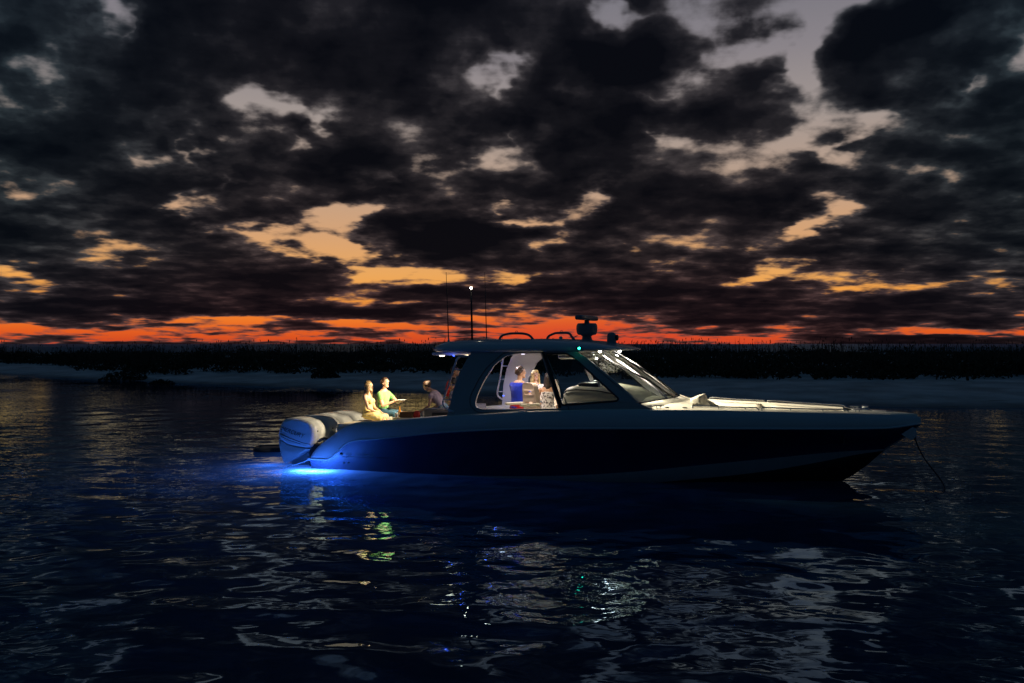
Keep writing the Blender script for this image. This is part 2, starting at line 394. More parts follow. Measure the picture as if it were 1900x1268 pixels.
# single bushes on the open sand
def bush(x, y, r, h, n, label):
    V, Fc = [], []
    e = bpy.data.objects.new('beach_bush', None); COL.objects.link(e); z0 = island_z(x, y); e.location = (x, y, z0)
    for i in range(n):
        a = RV.uniform(0, 6.283); q = RV.random() ** .5; rr = r * q
        top = h * (1 - q ** 2.5) * (.6 + .5 * RV.random()) + .08
        leaf(V, Fc, Vector((rr * math.cos(a), rr * .7 * math.sin(a), top * RV.random() ** .6)), RV.uniform(.07, .17))
    obj('foliage', V, Fc, m_scrub, e)
    V, Fc = [], []
    for i in range(9):
        a = i * .7; w = .012; tx, ty = r * .6 * math.cos(a), r * .4 * math.sin(a); k = len(V)
        V += [(-w, 0, -.05), (w, 0, -.05), (0, w, -.05), (tx, ty, h * .7)]; Fc += [(k, k + 1, k + 3), (k + 1, k + 2, k + 3), (k + 2, k, k + 3)]
    obj('stem', V, Fc, m_scrub, e)
    tag(e, label, 'bush', 'bushes standing out on the open sand')
bush(-12.9, 64.5, 1.0, .62, 420, 'small dark bush alone on the pale sand left of the seated couple')
bush(-24.6, 65.5, 1.1, .35, 420, 'low dark bush at the foot of the dune scrub, farther left than the lone bush')
bush(-29.5, 71.0, 1.9, .75, 700, 'wide dark bush where the scrub line begins at the left')
bush(7.8, 58.6, .9, .5, 300, 'low bush at the scrub edge behind the windshield')
# ------------------------------------------------------------------ geometry helpers
def curve(tab):
    xs = [a for a, b in tab]; ys = [b for a, b in tab]; n = len(xs)
    ms = []
    for i in range(n):
        if i in (0, n - 1): ms.append((ys[1] - ys[0]) / (xs[1] - xs[0]) if i == 0 else (ys[-1] - ys[-2]) / (xs[-1] - xs[-2])); continue
        d0 = (ys[i] - ys[i - 1]) / (xs[i] - xs[i - 1]); d1 = (ys[i + 1] - ys[i]) / (xs[i + 1] - xs[i])
        ms.append(0 if d0 * d1 <= 0 else 2 * d0 * d1 / (d0 + d1))
    def f(x):
        if x <= xs[0]: return ys[0]
        if x >= xs[-1]: return ys[-1]
        i = max(k for k in range(n - 1) if xs[k] <= x)
        h = xs[i + 1] - xs[i]; t = (x - xs[i]) / h
        return ((2*t**3 - 3*t**2 + 1) * ys[i] + (t**3 - 2*t**2 + t) * h * ms[i] + (-2*t**3 + 3*t**2) * ys[i + 1] + (t**3 - t**2) * h * ms[i + 1])
    return f
def tube_geo(pts, r, n=8, V=None, Fc=None, closed=False):
    V = [] if V is None else V; Fc = [] if Fc is None else Fc
    pts = [Vector(p) for p in pts]; base = len(V); m = len(pts)
    up = Vector((.13, .21, .97))
    for i, p in enumerate(pts):
        if closed: d = pts[(i + 1) % m] - pts[i - 1]
        else: d = pts[min(i + 1, m - 1)] - pts[max(i - 1, 0)]
        d.normalize(); a = d.cross(up)
        if a.length < .05: a = d.cross(Vector((1, 0, 0)))
        a.normalize(); b = d.cross(a); rr = r[i] if isinstance(r, (list, tuple)) else r
        for k in range(n):
            t_ = 2 * math.pi * k / n; V.append(p + a * math.cos(t_) * rr + b * math.sin(t_) * rr)
    for i in range(m if closed else m - 1):
        for k in range(n):
            q = (k + 1) % n; i2 = (i + 1) % m
            Fc.append((base + i * n + k, base + i * n + q, base + i2 * n + q, base + i2 * n + k))
    if not closed:
        Fc.append(tuple(base + k for k in range(n))[::-1]); Fc.append(tuple(base + (m - 1) * n + k for k in range(n)))
    return V, Fc
def tube(name, pts, r, mat, parent, n=8, closed=False):
    V, Fc = tube_geo(pts, r, n, closed=closed); return obj(name, V, Fc, mat, parent, True)
def smooth_pts(pts, k=6):
    pts = [Vector(p) for p in pts]; o_ = []
    for i in range(len(pts) - 1):
        p0, p1, p2, p3 = pts[max(i - 1, 0)], pts[i], pts[i + 1], pts[min(i + 2, len(pts) - 1)]
        for j in range(k):
            t_ = j / k
            o_.append(.5 * ((2 * p1) + (-p0 + p2) * t_ + (2*p0 - 5*p1 + 4*p2 - p3) * t_**2 + (-p0 + 3*p1 - 3*p2 + p3) * t_**3))
    return o_ + [pts[-1]]
def grid(name, rows, mat, parent, smooth=True, closed_u=False, caps=False, matidx=None):
    n = len(rows[0]); V = [p for r_ in rows for p in r_]; Fc = []; mi = []
    for i in range(len(rows) - 1):
        for j in range(n if closed_u else n - 1):
            k = (j + 1) % n
            Fc.append((i * n + j, i * n + k, (i + 1) * n + k, (i + 1) * n + j)); mi.append(matidx[j] if matidx else 0)
    if caps:
        Fc.append(tuple(range(n))[::-1]); mi.append(0); Fc.append(tuple((len(rows) - 1) * n + j for j in range(n))); mi.append(0)
    o = obj(name, V, Fc, mat, parent, smooth)
    if matidx: o.data.polygons.foreach_set('material_index', mi)
    return o
def box(name, x0, x1, y0, y1, z0, z1, mat, parent, bev=.02, seg=3, rz=0.0, tilt=0.0, taper=1.0):
    bm = bmesh.new(); bmesh.ops.create_cube(bm, size=1.0)
    cx, cy, cz = (x0 + x1) / 2, (y0 + y1) / 2, (z0 + z1) / 2
    for v in bm.verts:
        k = taper if v.co.z > 0 else 1.0
        v.co = Vector((v.co.x * (x1 - x0) * k, v.co.y * (y1 - y0) * k, v.co.z * (z1 - z0)))
    if bev: bmesh.ops.bevel(bm, geom=bm.edges[:], offset=min(bev, .45 * min(x1 - x0, y1 - y0, z1 - z0)), segments=seg, profile=.6, affect='EDGES')
    if tilt: bmesh.ops.rotate(bm, verts=bm.verts, matrix=Matrix.Rotation(tilt, 3, 'Y'))
    if rz: bmesh.ops.rotate(bm, verts=bm.verts, matrix=Matrix.Rotation(rz, 3, 'Z'))
    bmesh.ops.translate(bm, verts=bm.verts, vec=(cx, cy, cz))
    me = bpy.data.meshes.new(name); bm.to_mesh(me); bm.free()
    return meshobj(name, me, mat, parent, bool(bev))
def lathe(name, prof, mat, parent, c=(0, 0, 0), n=16, axis='Z', sy=1.0):
    rows = []
    for (r, z) in prof:
        row = []
        for k in range(n):
            a = 2 * math.pi * k / n; p = (r * math.cos(a), r * sy * math.sin(a), z)
            if axis == 'Y': p = (p[0], p[2], p[1])
            if axis == 'X': p = (p[2], p[0], p[1])
            row.append(Vector(p) + Vector(c))
        rows.append(row)
    return grid(name, rows, mat, parent, closed_u=True, caps=True)
from mathutils.geometry import tessellate_polygon
def plate(name, outline, holes, fout, fin, mat, parent, rim_mat=0):
    """flat-developed panel (a, b) with holes, mapped to an outer and an inner skin"""
    loops = [outline] + holes
    flat = [p for l in loops for p in l]
    tris = tessellate_polygon([[Vector((a, b, 0)) for a, b in l] for l in loops])
    n = len(flat); V = [fout(*p) for p in flat] + [fin(*p) for p in flat]
    Fc = [tuple(t_) for t_ in tris] + [tuple(i + n for i in t_[::-1]) for t_ in tris]
    s = 0
    for l in loops:
        m = len(l)
        for i in range(m):
            a, b = s + i, s + (i + 1) % m
            Fc.append((a, b, b + n, a + n))
        s += m
    o = obj(name, V, Fc, mat, parent)
    bm = bmesh.new(); bm.from_mesh(o.data); bmesh.ops.recalc_face_normals(bm, faces=bm.faces[:]); bm.to_mesh(o.data); bm.free()
    return o
def dens_poly(pts, step=.12):
    o_ = []
    for i in range(len(pts)):
        a, b = Vector(pts[i]), Vector(pts[(i + 1) % len(pts)]); k = max(1, int((b - a).length / step))
        for j in range(k): o_.append(tuple(a.lerp(b, j / k)))
    return o_
def round_poly(pts, r=.06, k=4):
    o_ = []
    n = len(pts)
    for i in range(n):
        p, a, b = Vector(pts[i]), Vector(pts[i - 1]), Vector(pts[(i + 1) % n])
        da, db = (a - p), (b - p); q = min(r, .45 * da.length, .45 * db.length)
        s, e = p + da.normalized() * q, p + db.normalized() * q
        for j in range(k + 1):
            t_ = j / k; o_.append(tuple(s * (1 - t_)**2 + p * 2 * t_ * (1 - t_) + e * t_**2))
    return o_

# ------------------------------------------------------------------ materials of the boat
M_WHITE = simple('white_gelcoat', (.48, .50, .50), .22, var=.03, coat=.4)
M_BOOT = simple('dimmed_boot_stripe', (.26, .27, .27), .3, var=.15)  # white stripe toned down: its dusk dimness is put into the colour
M_NAVY = simple('navy_gelcoat', (.007, .016, .070), .12, var=.1, coat=.5)
M_BOTTOM = simple('bottom_paint', (.012, .013, .018), .6, var=.2)
M_CREAM = simple('cream_deck', (.66, .62, .50), .55, var=.05, bump=.0015, bscale=220)
M_VINYL = simple('ivory_vinyl', (.68, .63, .50), .45, var=.05, bump=.002, bscale=30)
M_SEAT = simple('peach_vinyl', (.72, .56, .45), .45, var=.06, bump=.002, bscale=30)
M_GREYV = simple('taupe_panel', (.17, .155, .145), .5, var=.06)
M_SHELL = simple('taupe_gelcoat', (.32, .315, .30), .3, var=.04, coat=.3)
M_INNER = simple('pearl_liner', (.62, .61, .64), .45, var=.03)
M_DARK = simple('black_trim', (.012, .012, .014), .35)
M_STEEL = simple('stainless', (.62, .62, .62), .18, metal=1.0, var=.05)
M_RUBBER = simple('rubber', (.015, .016, .018), .65)
M_GREY = simple('mid_grey', (.20, .21, .22), .35, var=.06, coat=.2)
M_TEAK = simple('teak', (.22, .11, .045), .5, var=.35, vscale=14)
def glass_mat(name, tint, rough=.0):
    m, t = new_mat(name)
    fr = t.node('ShaderNodeFresnel', {'IOR': 1.45}).outputs[0]
    tr = t.node('ShaderNodeBsdfTransparent', {'Color': (*tint, 1)})
    gl = t.node('ShaderNodeBsdfGlossy', {'Color': (1, 1, 1, 1), 'Roughness': rough})
    out(t, t.node('ShaderNodeMixShader', {0: fr, 1: tr.outputs[0], 2: gl.outputs[0]}).outputs[0]); return m
M_GLASS = glass_mat('clear_glass', (.86, .93, .90))
M_TINT = glass_mat('smoked_glass', (.50, .54, .56))
def lamp_mat(name, col, s):
    m, t = new_mat(name); out(t, t.node('ShaderNodeEmission', {'Color': (*col, 1), 'Strength': s}).outputs[0]); return m

# ------------------------------------------------------------------ the boat
TH = R(-18.0)
BM = Matrix.Translation((-4.0, 22.48, 0)) @ Matrix.Rotation(TH, 4, 'Z')
boat = bpy.data.objects.new('motor_boat', None); COL.objects.link(boat); boat.matrix_world = BM
tag(boat, 'large navy and white centre console motor boat at anchor with a lit hardtop cabin', 'boat')

zd = curve([(0, .27), (.1, .42), (.55, .74), (.95, .985), (1.2, 1.06), (1.76, 1.11), (3.4, 1.27), (5.4, 1.42), (7, 1.48), (8.64, 1.5), (10.6, 1.46), (12.2, 1.40), (12.62, 1.37), (12.75, 1.34)])
zr = curve([(0, .23), (.5, .24), (.75, .41), (1.0, .615), (1.2, .69), (1.72, .745), (3.4, .95), (5.4, 1.08), (9.65, 1.16), (12.0, 1.15), (12.75, 1.22)])
br = curve([(0, 1.70), (1, 1.85), (3, 1.95), (5, 1.98), (7, 1.93), (8.6, 1.75), (9.65, 1.52), (10.6, 1.22), (11.4, .88), (12.0, .56), (12.45, .28), (12.75, .03)])
zk = curve([(0, -.6), (6, -.62), (9, -.5), (10.3, -.3), (11.28, 0), (11.67, .27), (12.07, .64), (12.42, .89), (12.75, 1.18)])
zs = curve([(0, -.04), (4, .02), (5.9, .10), (7.3, .22), (8.6, .37), (10, .52), (11.2, .63), (12.07, .68)])
zc = curve([(0, -.14), (5, -.12), (7, -.08), (7.9, 0.02), (9.6, .22), (10.8, .42), (11.6, .58), (12.07, .645)])
bc = curve([(0, 1.55), (5, 1.68), (7, 1.52), (8, 1.33), (9.6, .95), (10.8, .50), (11.6, .18), (12.07, .012)])
def bd(x): return max(br(x) - .05, .02)
XS = [0, .05, .1, .2, .3, .4, .5, .6, .7, .8, .9, 1.0, 1.1, 1.2, 1.4, 1.7] + list(np.arange(2, 12.0, .25)) + [12.0, 12.07, 12.15, 12.3, 12.42, 12.55, 12.65, 12.75]
def half_section(x, sgn):
    k = zk(x); pts = [(x, 0, k)]
    if x < 12.07: c_, z_ = bc(x), zc(x); s_, sz = bc(x) + .05 * (1 - x / 12.07) + .004, zs(x)
    else: c_, z_, s_, sz = .012, k + .005, .014, k + .035
    if z_ <= k: z_ = k + .004
    mid = .5
    pts.append((x, c_ * .45, k + (z_ - k) * .47)); pts.append((x, c_ * .46, k + (z_ - k) * .45 - (.02 if x < 11.6 else 0))); pts.append((x, c_, z_))
    pts.append((x, s_, max(sz, z_ + .01)))
    b, z = br(x), zr(x); sz = max(sz, z_ + .01); p = 1.0 + .75 * min(1, max(0, (x - 5) / 6))
    for t_ in (.2, .4, .6, .8, 1.0): pts.append((x, s_ + (b - s_) * t_ ** p, sz + (z - sz) * t_))
    return [Vector((a, sgn * bb, cc)) for a, bb, cc in pts]
MI = [0, 0, 0, 1, 2, 2, 2, 2, 2]
rowsL = [half_section(x, -1)[::-1] + half_section(x, 1)[1:] for x in XS]
mi = MI[::-1] + MI
hull = grid('hull', rowsL, [M_BOTTOM, M_BOOT, M_NAVY], boat, True, matidx=mi)
# transom face
tp = half_section(0, -1)[::-1] + half_section(0, 1)[1:]
obj('transom', [p + Vector((-.003, 0, 0)) for p in tp], [tuple(range(len(tp)))], M_NAVY, boat)
for sgn, nm in ((-1, 's'), (1, 'p')):
    # white bulwark band between rub rail and deck edge
    rows = []
    for x in XS:
        b0, b1, z0, z1 = br(x) + .002, bd(x), zr(x), zd(x)
        rows.append([Vector((x, sgn * b0, z0)), Vector((x, sgn * (b0 + (.012 if x < 12.4 else 0)), z0 + (z1 - z0) * .1)), Vector((x, sgn * (b0 * .6 + b1 * .4), z0 + (z1 - z0) * .55)), Vector((x, sgn * b1, z1 - .02)), Vector((x, sgn * (b1 - .02 if b1 > .05 else b1), z1))])
    grid('bulwark', rows, M_WHITE, boat)
    tube('rub_rail', [(x, sgn * (br(x) + .012), zr(x) - .005) for x in XS], .022, M_WHITE if sgn < 0 else M_WHITE, boat, 6)
    # gunwale cap and inner liner of the cockpit
    rows = []
    for x in [x for x in XS if .1 <= x <= 7.6]:
        w = .26 if x > 1 else .26 * max(.35, x)
        rows.append([Vector((x, sgn * (bd(x) - .02), zd(x))), Vector((x, sgn * (bd(x) - .06), zd(x) + .012)), Vector((x, sgn * (bd(x) - w), zd(x) + .012)), Vector((x, sgn * (bd(x) - w - .03), zd(x) - .05)), Vector((x, sgn * (min(bd(x) - w - .02, 1.66 if x < 5 else 1.66 - (x - 5) * .17)), .46))])
    grid('gunwale_cap', rows, M_CREAM, boat)
obj('cockpit_sole', [Vector((x, s * w, .45 if x > .6 else .26)) for x, w in ((0, 1.5), (.6, 1.6), (.61, 1.6), (2, 1.68), (4, 1.7), (6, 1.55), (7.2, 1.3)) for s in (-1, 1)], [(2*i, 2*i+1, 2*i+3, 2*i+2) for i in range(6)], M_CREAM, boat)
box('swim_platform', -.12, .62, -1.62, 1.62, .16, .25, M_GREY, boat, .03)

# foredeck with the sunken bow cockpit
OP0, OP1 = 8.42, 11.3
def bi(x): return max(bd(x) - .26, .05)
def deckz(x, y): 
    b = bd(x); crown = .13 * max(0, 1 - max(0, x - 7.4) / 1.6) + .035
    return zd(x) + .002 + crown * (1 - min(1, abs(y) / max(b, .05)) ** 2.5)
dx_ = [7.2, 7.5, 7.8, 8.1, 8.3, 8.42] + list(np.arange(8.6, 11.3, .2)) + [11.3, 11.5, 11.7, 11.9, 12.1, 12.3, 12.5, 12.62, 12.7]
rows = []
for sgn in (-1, 1):
    rows = []
    for x in dx_:
        inner = bi(x) if OP0 <= x <= OP1 else 0.0
        if abs(x - OP0) < 1e-6 or abs(x - OP1) < 1e-6: inner = bi(x)
        rows.append([Vector((x, sgn * (inner + (bd(x) - .02 - inner) * t_), deckz(x, inner + (bd(x) - .02 - inner) * t_) if t_ < 1 else zd(x))) for t_ in (0, .15, .35, .6, .85, 1)])
    grid('foredeck', rows, M_CREAM, boat)
# closing pieces fore and aft of the opening and the liner of the bow cockpit
for a, b in ((8.3, OP0), (OP1, 11.5)):
    xo = OP0 if b == OP0 else OP1; w = bi(xo)
    ys = [-w + 2 * w * i / 8 for i in range(9)]; x1 = xo
    obj('deck_return', [Vector((x1, y, deckz(x1, abs(y)))) for y in ys] + [Vector((x1, y, .8)) for y in ys], [(i, i + 1, i + 10, i + 9) for i in range(8)], M_CREAM, boat)
for sgn in (-1, 1):
    rows = []
    for x in [x for x in dx_ if OP0 <= x <= OP1]:
        z = deckz(x, bi(x)); rows.append([Vector((x, sgn * bi(x), z)), Vector((x, sgn * (bi(x) - .015), z + .012)), Vector((x, sgn * (bi(x) - .05), z - .01)), Vector((x, sgn * (bi(x) - .06), 1.18)), Vector((x, sgn * (bi(x) - .26), .8))])
    grid('bow_liner', rows, M_CREAM, boat)
    rows = []
    for x in [x for x in dx_ if 8.6 <= x <= 9.6 or 9.78 < x <= 11.25]:
        pass
    for (a, b) in ((8.6, 9.62), (9.84, 11.2)):                     # padded coaming bolsters
        rows = []
        for x in np.linspace(a, b, 9):
            y0 = bi(x) - .055; z = deckz(x, bi(x)) - .03
            rows.append([Vector((x, sgn * y0, z)), Vector((x, sgn * (y0 - .05), z - .03)), Vector((x, sgn * (y0 - .06), z - .12)), Vector((x, sgn * (y0 - .045), z - .22)), Vector((x, sgn * y0, z - .25))])
        grid('coaming_bolster', rows, M_VINYL, boat, closed_u=True, caps=True)
    # bench cushions along the bow
    rows = []
    for x in np.linspace(9.0, 11.1, 9):
        y0, y1 = bi(x) - .20, max(bi(x) - .72, .06)
        rows.append([Vector((x, sgn * y0, 1.0)), Vector((x, sgn * y0, 1.09)), Vector((x, sgn * (y0 + y1) / 2, 1.115)), Vector((x, sgn * y1, 1.09)), Vector((x, sgn * y1, .8))])
    grid('bench_cushion', rows, M_VINYL, boat, closed_u=True, caps=True)
obj('bow_sole', [Vector((x, s * max(.03, bi(x) - .25), .80)) for x in (8.42, 9.5, 10.5, 11.3) for s in (-1, 1)], [(2*i, 2*i+1, 2*i+3, 2*i+2) for i in range(3)], M_CREAM, boat)
# forward lounge seat against the console
lounge = box('lounge_backrest', 8.36, 8.58, -.62, .62, 1.05, 1.70, M_VINYL, boat, .07, 4, tilt=-.28)
box('piping', 8.50, 8.53, -.60, .60, 1.1, 1.6, M_GREYV, lounge, .01, 2, tilt=-.28)
box('lounge_cushion', 8.55, 9.35, -.62, .62, .82, 1.12, M_VINYL, boat, .05, 4)
for sgn in (-1, 1):
    for x in (7.95, 8.3): lathe('drink_holder', [(.045, 0), (.05, .01), (.032, .012), (.03, .004)], M_DARK, boat, (x, sgn * (bd(x) - .22), deckz(x, bd(x) - .22)), 10)

# grab rails round the bow cockpit
def rail(name, pts, posts):
    r_ = tube(name, smooth_pts(pts, 5), .016, M_STEEL, boat, 7)
    for (x, y) in posts: tube('stanchion', [(x, y, deckz(x, abs(y)) - .01), (x, y, deckz(x, abs(y)) + .04)], .012, M_STEEL, r_, 6)
for sgn in (-1, 1):
    def rp(x, h=.045): y = bi(x) + .08; return (x, sgn * y, deckz(x, y) + h)
    rail('bow_rail', [rp(8.46, 0), rp(8.52, .055), rp(9.0), rp(9.55), rp(9.66, .045), rp(9.7, 0)], [(8.95, sgn * (bi(8.95) + .08)), (9.45, sgn * (bi(9.45) + .08))])
    rail('bow_rail', [rp(9.76, 0), rp(9.82, .05), rp(10.4), rp(11.0), rp(11.3, .05), rp(11.38, 0)], [(10.3, sgn * (bi(10.3) + .08)), (10.9, sgn * (bi(10.9) + .08))])
def cleat(x, y, rz=0.0):
    z = deckz(x, abs(y)); c, s = math.cos(rz), math.sin(rz)
    V, Fc = tube_geo([(x - .12 * c, y - .12 * s, z + .05), (x - .06 * c, y - .06 * s, z + .045), (x + .06 * c, y + .06 * s, z + .045), (x + .12 * c, y + .12 * s, z + .05)], [.008, .014, .014, .008], 7)
    for q in (-.035, .035): tube_geo([(x + q * c, y + q * s, z - .01), (x + q * c, y + q * s, z + .045)], .011, 6, V, Fc)
    obj('cleat', V, Fc, M_STEEL, boat, True)
cleat(11.55, -.52, -.35); cleat(11.55, .52, .35); cleat(7.8, -1.66); cleat(7.8, 1.66)
wl = lathe('windlass', [(.09, 0), (.10, .015), (.06, .03), (.05, .06), (.07, .07), (.065, .09), (.03, .095)], M_STEEL, boat, (11.72, 0, deckz(11.72, 0)), 14)
box('hatch', 11.86, 12.12, -.14, .14, deckz(12, 0) - .02, deckz(12, 0) + .015, M_WHITE, boat, .012)
# bow roller, its cheeks and the bow eye
for sgn in (-1, 1): obj('anchor_roller_cheek', [Vector(p) + Vector((0, sgn * .06, 0)) for p in ((12.25, 0, 1.10), (12.55, 0, 1.16), (12.66, 0, 1.12), (12.68, 0, .98), (12.60, 0, .88), (12.48, 0, .93))] + [Vector(p) + Vector((0, sgn * .045, 0)) for p in ((12.25, 0, 1.10), (12.55, 0, 1.16), (12.66, 0, 1.12), (12.68, 0, .98), (12.60, 0, .88), (12.48, 0, .93))], [(0, 1, 2, 3, 4, 5), (11, 10, 9, 8, 7, 6)] + [(i, (i + 1) % 6, 6 + (i + 1) % 6, 6 + i) for i in range(6)], M_STEEL, boat)
lathe('anchor_roller', [(.045, -.05), (.03, -.02), (.028, 0), (.03, .02), (.045, .05)], M_RUBBER, boat, (12.62, 0, .93), 12, 'Y')
tube('bow_eye', [(12.07 + .05 * math.cos(a), 0, .56 + .05 * math.sin(a)) for a in np.linspace(0, 6.283, 13)[:-1]], .014, M_STEEL, boat, 6, True)

# ------------------------------------------------------------------ cabin sides, windows, windshield
def side_y(x, z): return bd(min(x, 7.8)) - .055 - (z - zd(x)) * .25
def fo(sgn, d=0.0): return lambda a, b: Vector((a, sgn * (side_y(a, b) - d), b))
OUTL = [(3.36, 1.262), (3.39, 1.43), (3.45, 1.81), (3.56, 2.18), (3.70, 2.46), (3.78, 2.57), (3.78, 2.64), (5.0, 2.66), (6.05, 2.66), (6.5, 2.31), (7.0, 1.915), (7.37, 1.63), (7.58, 1.555), (7.75, 1.50), (7.4, 1.492), (7.0, 1.485), (6.2, 1.456), (5.4, 1.424), (4.4, 1.35)]
WIN = round_poly([(3.98, 1.59), (4.0, 1.47), (4.14, 1.43), (5.80, 1.48), (5.34, 2.61), (4.88, 2.60), (4.59, 2.54), (4.34, 2.35), (4.13, 2.01), (4.01, 1.72)], .05)
FGL = round_poly([(5.45, 2.585), (5.90, 2.595), (6.06, 2.51), (7.02, 1.70), (6.99, 1.655), (5.87, 1.55)], .04)
for sgn in (-1, 1):
    sh = plate('cabin_side', dens_poly(OUTL), [WIN, FGL], fo(sgn), fo(sgn, .07), M_SHELL if sgn < 0 else M_INNER, boat)
    tr = [fo(sgn, -.004)(*p) for p in dens_poly(round_poly([(3.85, 1.68), (3.87, 1.50), (4.05, 1.36), (6.05, 1.43), (5.42, 2.645), (4.82, 2.645), (4.52, 2.60), (4.18, 2.30), (4.01, 2.04)], .09))]
    tube('window_trim', tr, .012, M_GREYV, boat, 6, True)
    obj('side_window', [fo(sgn, .03)(*p) for p in FGL], [tuple(range(len(FGL)))], M_TINT, boat)
    tube('window_gasket', [fo(sgn, -.002)(*p) for p in FGL], .02, M_DARK, boat, 6, True)
    tube('window_frame', [fo(sgn, -.004)(*p) for p in ((5.395, 2.62), (5.60, 2.10), (5.835, 1.50))], .03, M_DARK, boat, 8)
    # tubular boarding frame with rungs behind the pillar
    fr = tube('boarding_frame', [fo(sgn, -.01)(*p) for p in [tuple(q)[:2] for q in smooth_pts([(3.74, 2.53, 0), (3.52, 2.52, 0), (3.44, 2.34, 0), (3.34, 1.92, 0), (3.25, 1.61, 0), (3.27, 1.48, 0), (3.40, 1.40, 0), (3.52, 1.36, 0)], 5)]], .022, M_INNER, boat, 8)
    for a, b, z in ((3.40, 3.62, 2.25), (3.33, 3.50, 1.92), (3.25, 3.44, 1.61)): tube('rung', [fo(sgn, .0)(a, z), fo(sgn, .0)(b, z)], .013, M_INNER, fr, 6)
tube('door_handle', [fo(-1, -.03)(*p) for p in ((4.85, 1.405), (4.9, 1.41), (5.1, 1.417), (5.15, 1.412))], .012, M_STEEL, boat, 6)

def wind(u, v):                       # u across -1..1, v 0 bottom .. 1 top
    yb, yt = 1.735, 1.49
    y = u * (yb + (yt - yb) * v)
    x = (7.40 + (6.06 - 7.40) * v) + (.50 - .16 * v) * (1 - u * u)
    z = 1.60 + .05 * (1 - u * u) + (2.63 - 1.60) * v + .05 * math.sin(math.pi * v)
    return Vector((x, y, z))
grid('windshield', [[wind(-1 + 2 * i / 24, j / 8) for i in range(25)] for j in range(9)], M_GLASS, boat)
tube('windshield_frame', [wind(-1 + 2 * i / 24, 0) for i in range(25)], .026, M_DARK, boat, 8)
tube('windshield_frame', [wind(-1 + 2 * i / 24, 1) for i in range(25)], .03, M_INNER, boat, 8)
for s in (-1, 1):
    tube('windshield_frame', [wind(s, j / 8) for j in range(9)], .035, M_SHELL, boat, 8)
    tube('windshield_mullion', [wind(s * .36, j / 8) + Vector((.006, 0, 0)) for j in range(9)], .028, M_INNER, boat, 6)
# apron below the windshield
rows = []
for i in range(25):
    u = -1 + 2 * i / 24; p = wind(u, 0); q = p + Vector((.30 - .12 * u * u, 0, 0)); q.z = deckz(q.x, abs(q.y)) + .004
    rows.append([p + Vector((.01, 0, -.015)), p.lerp(q, .35) + Vector((0, 0, .035)), p.lerp(q, .8) + Vector((0, 0, .012)), q])
grid('windshield_apron', rows, M_CREAM, boat)
for (u0, u1, v1) in ((-.18, -.62, .66), (.30, -.05, .72), (.78, .45, .66)):      # wipers parked up the glass
    b = wind(u0, 0) + Vector((.05, 0, .0))
    a = wind(u1, v1) + Vector((.03, 0, .03))
    w = tube('wiper', [b, b.lerp(a, .5) + Vector((.03, 0, .03)), a], .019, M_DARK, boat, 6)
    tube('blade', [wind(u1 + .03, v1 + .2) + Vector((.02, 0, .02)), a, wind(u1 - .02, v1 - .42) + Vector((.02, 0, .02))], .016, M_DARK, w, 6)
    lathe('motor_cap', [(.05, 0), (.05, .03), (.03, .05), (.01, .055)], M_DARK, w, tuple(b + Vector((0, 0, -.03))), 10)

# ------------------------------------------------------------------ hardtop and what stands on it
hw = curve([(2.70, .85), (2.76, 1.15), (2.88, 1.36), (3.1, 1.50), (3.6, 1.58), (5.5, 1.62), (6.1, 1.58), (6.6, 1.38), (6.9, 1.05), (7.06, .55), (7.1, .1)])
zt = curve([(2.70, 2.70), (2.82, 2.79), (3.1, 2.86), (3.8, 2.90), (5.4, 2.91), (6.2, 2.86), (6.7, 2.78), (7.1, 2.69)])
zb = curve([(2.70, 2.66), (3.0, 2.62), (4, 2.62), (6, 2.635), (6.6, 2.65), (7.1, 2.67)])
rows = []
for x in [2.70, 2.73, 2.78, 2.85, 2.95, 3.1, 3.3, 3.6] + list(np.arange(4, 6.2, .3)) + [6.2, 6.4, 6.6, 6.75, 6.9, 7.0, 7.06, 7.1]:
    w, t_, b = hw(x), zt(x), zb(x); s = []
    half = [(w * .0, t_), (w * .5, t_ - .003), (w * .8, t_ - .02 * 1), (w * .93, t_ - (t_ - b) * .30), (w * .985, t_ - (t_ - b) * .62), (w, b + (t_ - b) * .18), (w * .985, b), (w * .9, b - .004), (0, b - .004)]
    rows.append([Vector((x, -y, z)) for y, z in half] + [Vector((x, y, z)) for y, z in half[::-1][1:-1]])
ht = grid('hardtop', rows, M_WHITE, boat, closed_u=True, caps=True)
box('aft_light_bar', 2.78, 3.28, -1.28, 1.28, 2.545, 2.612, M_INNER, boat, .025)
for sgn in (-1, 1): box('speaker_grille', 2.80, 2.84, sgn * 1.22 - .10, sgn * 1.22 + .10, 2.68, 2.73, M_GREY, boat, .015)
box('hardtop_liner', 3.30, 6.00, -1.40, 1.40, 2.585, 2.612, M_INNER, boat, .012)
def hump(name, x0, x1, y, h):
    pts = [(x0, y, zt((x0)) - .06)]
    pts += [(x0 + .04, y, zt(x0) + h * .35), (x0 + .14, y, zt(x0) + h * .8), ((x0 + x1) / 2 - .1, y, zt(x0) + h), ((x0 + x1) / 2 + .15, y, zt(x0) + h * .96), (x1 - .1, y, zt(x1) + h * .5), (x1, y, zt(x1) - .06)]
    return tube(name, smooth_pts(pts, 4), .026, M_GREY, boat, 8)
for sgn in (-1,):
    for (a, b) in ((4.25, 5.05), (5.32, 5.98)):
        g = hump('roof_grab_rail', a, b, sgn * 1.05, .115)
        tube('eyelet', [((a + b) / 2 + .025 * math.cos(q), sgn * 1.05, zt(a) + .145 + .025 * math.sin(q)) for q in np.linspace(0, 6.283, 11)[:-1]], .006, M_STEEL, g, 5, True)
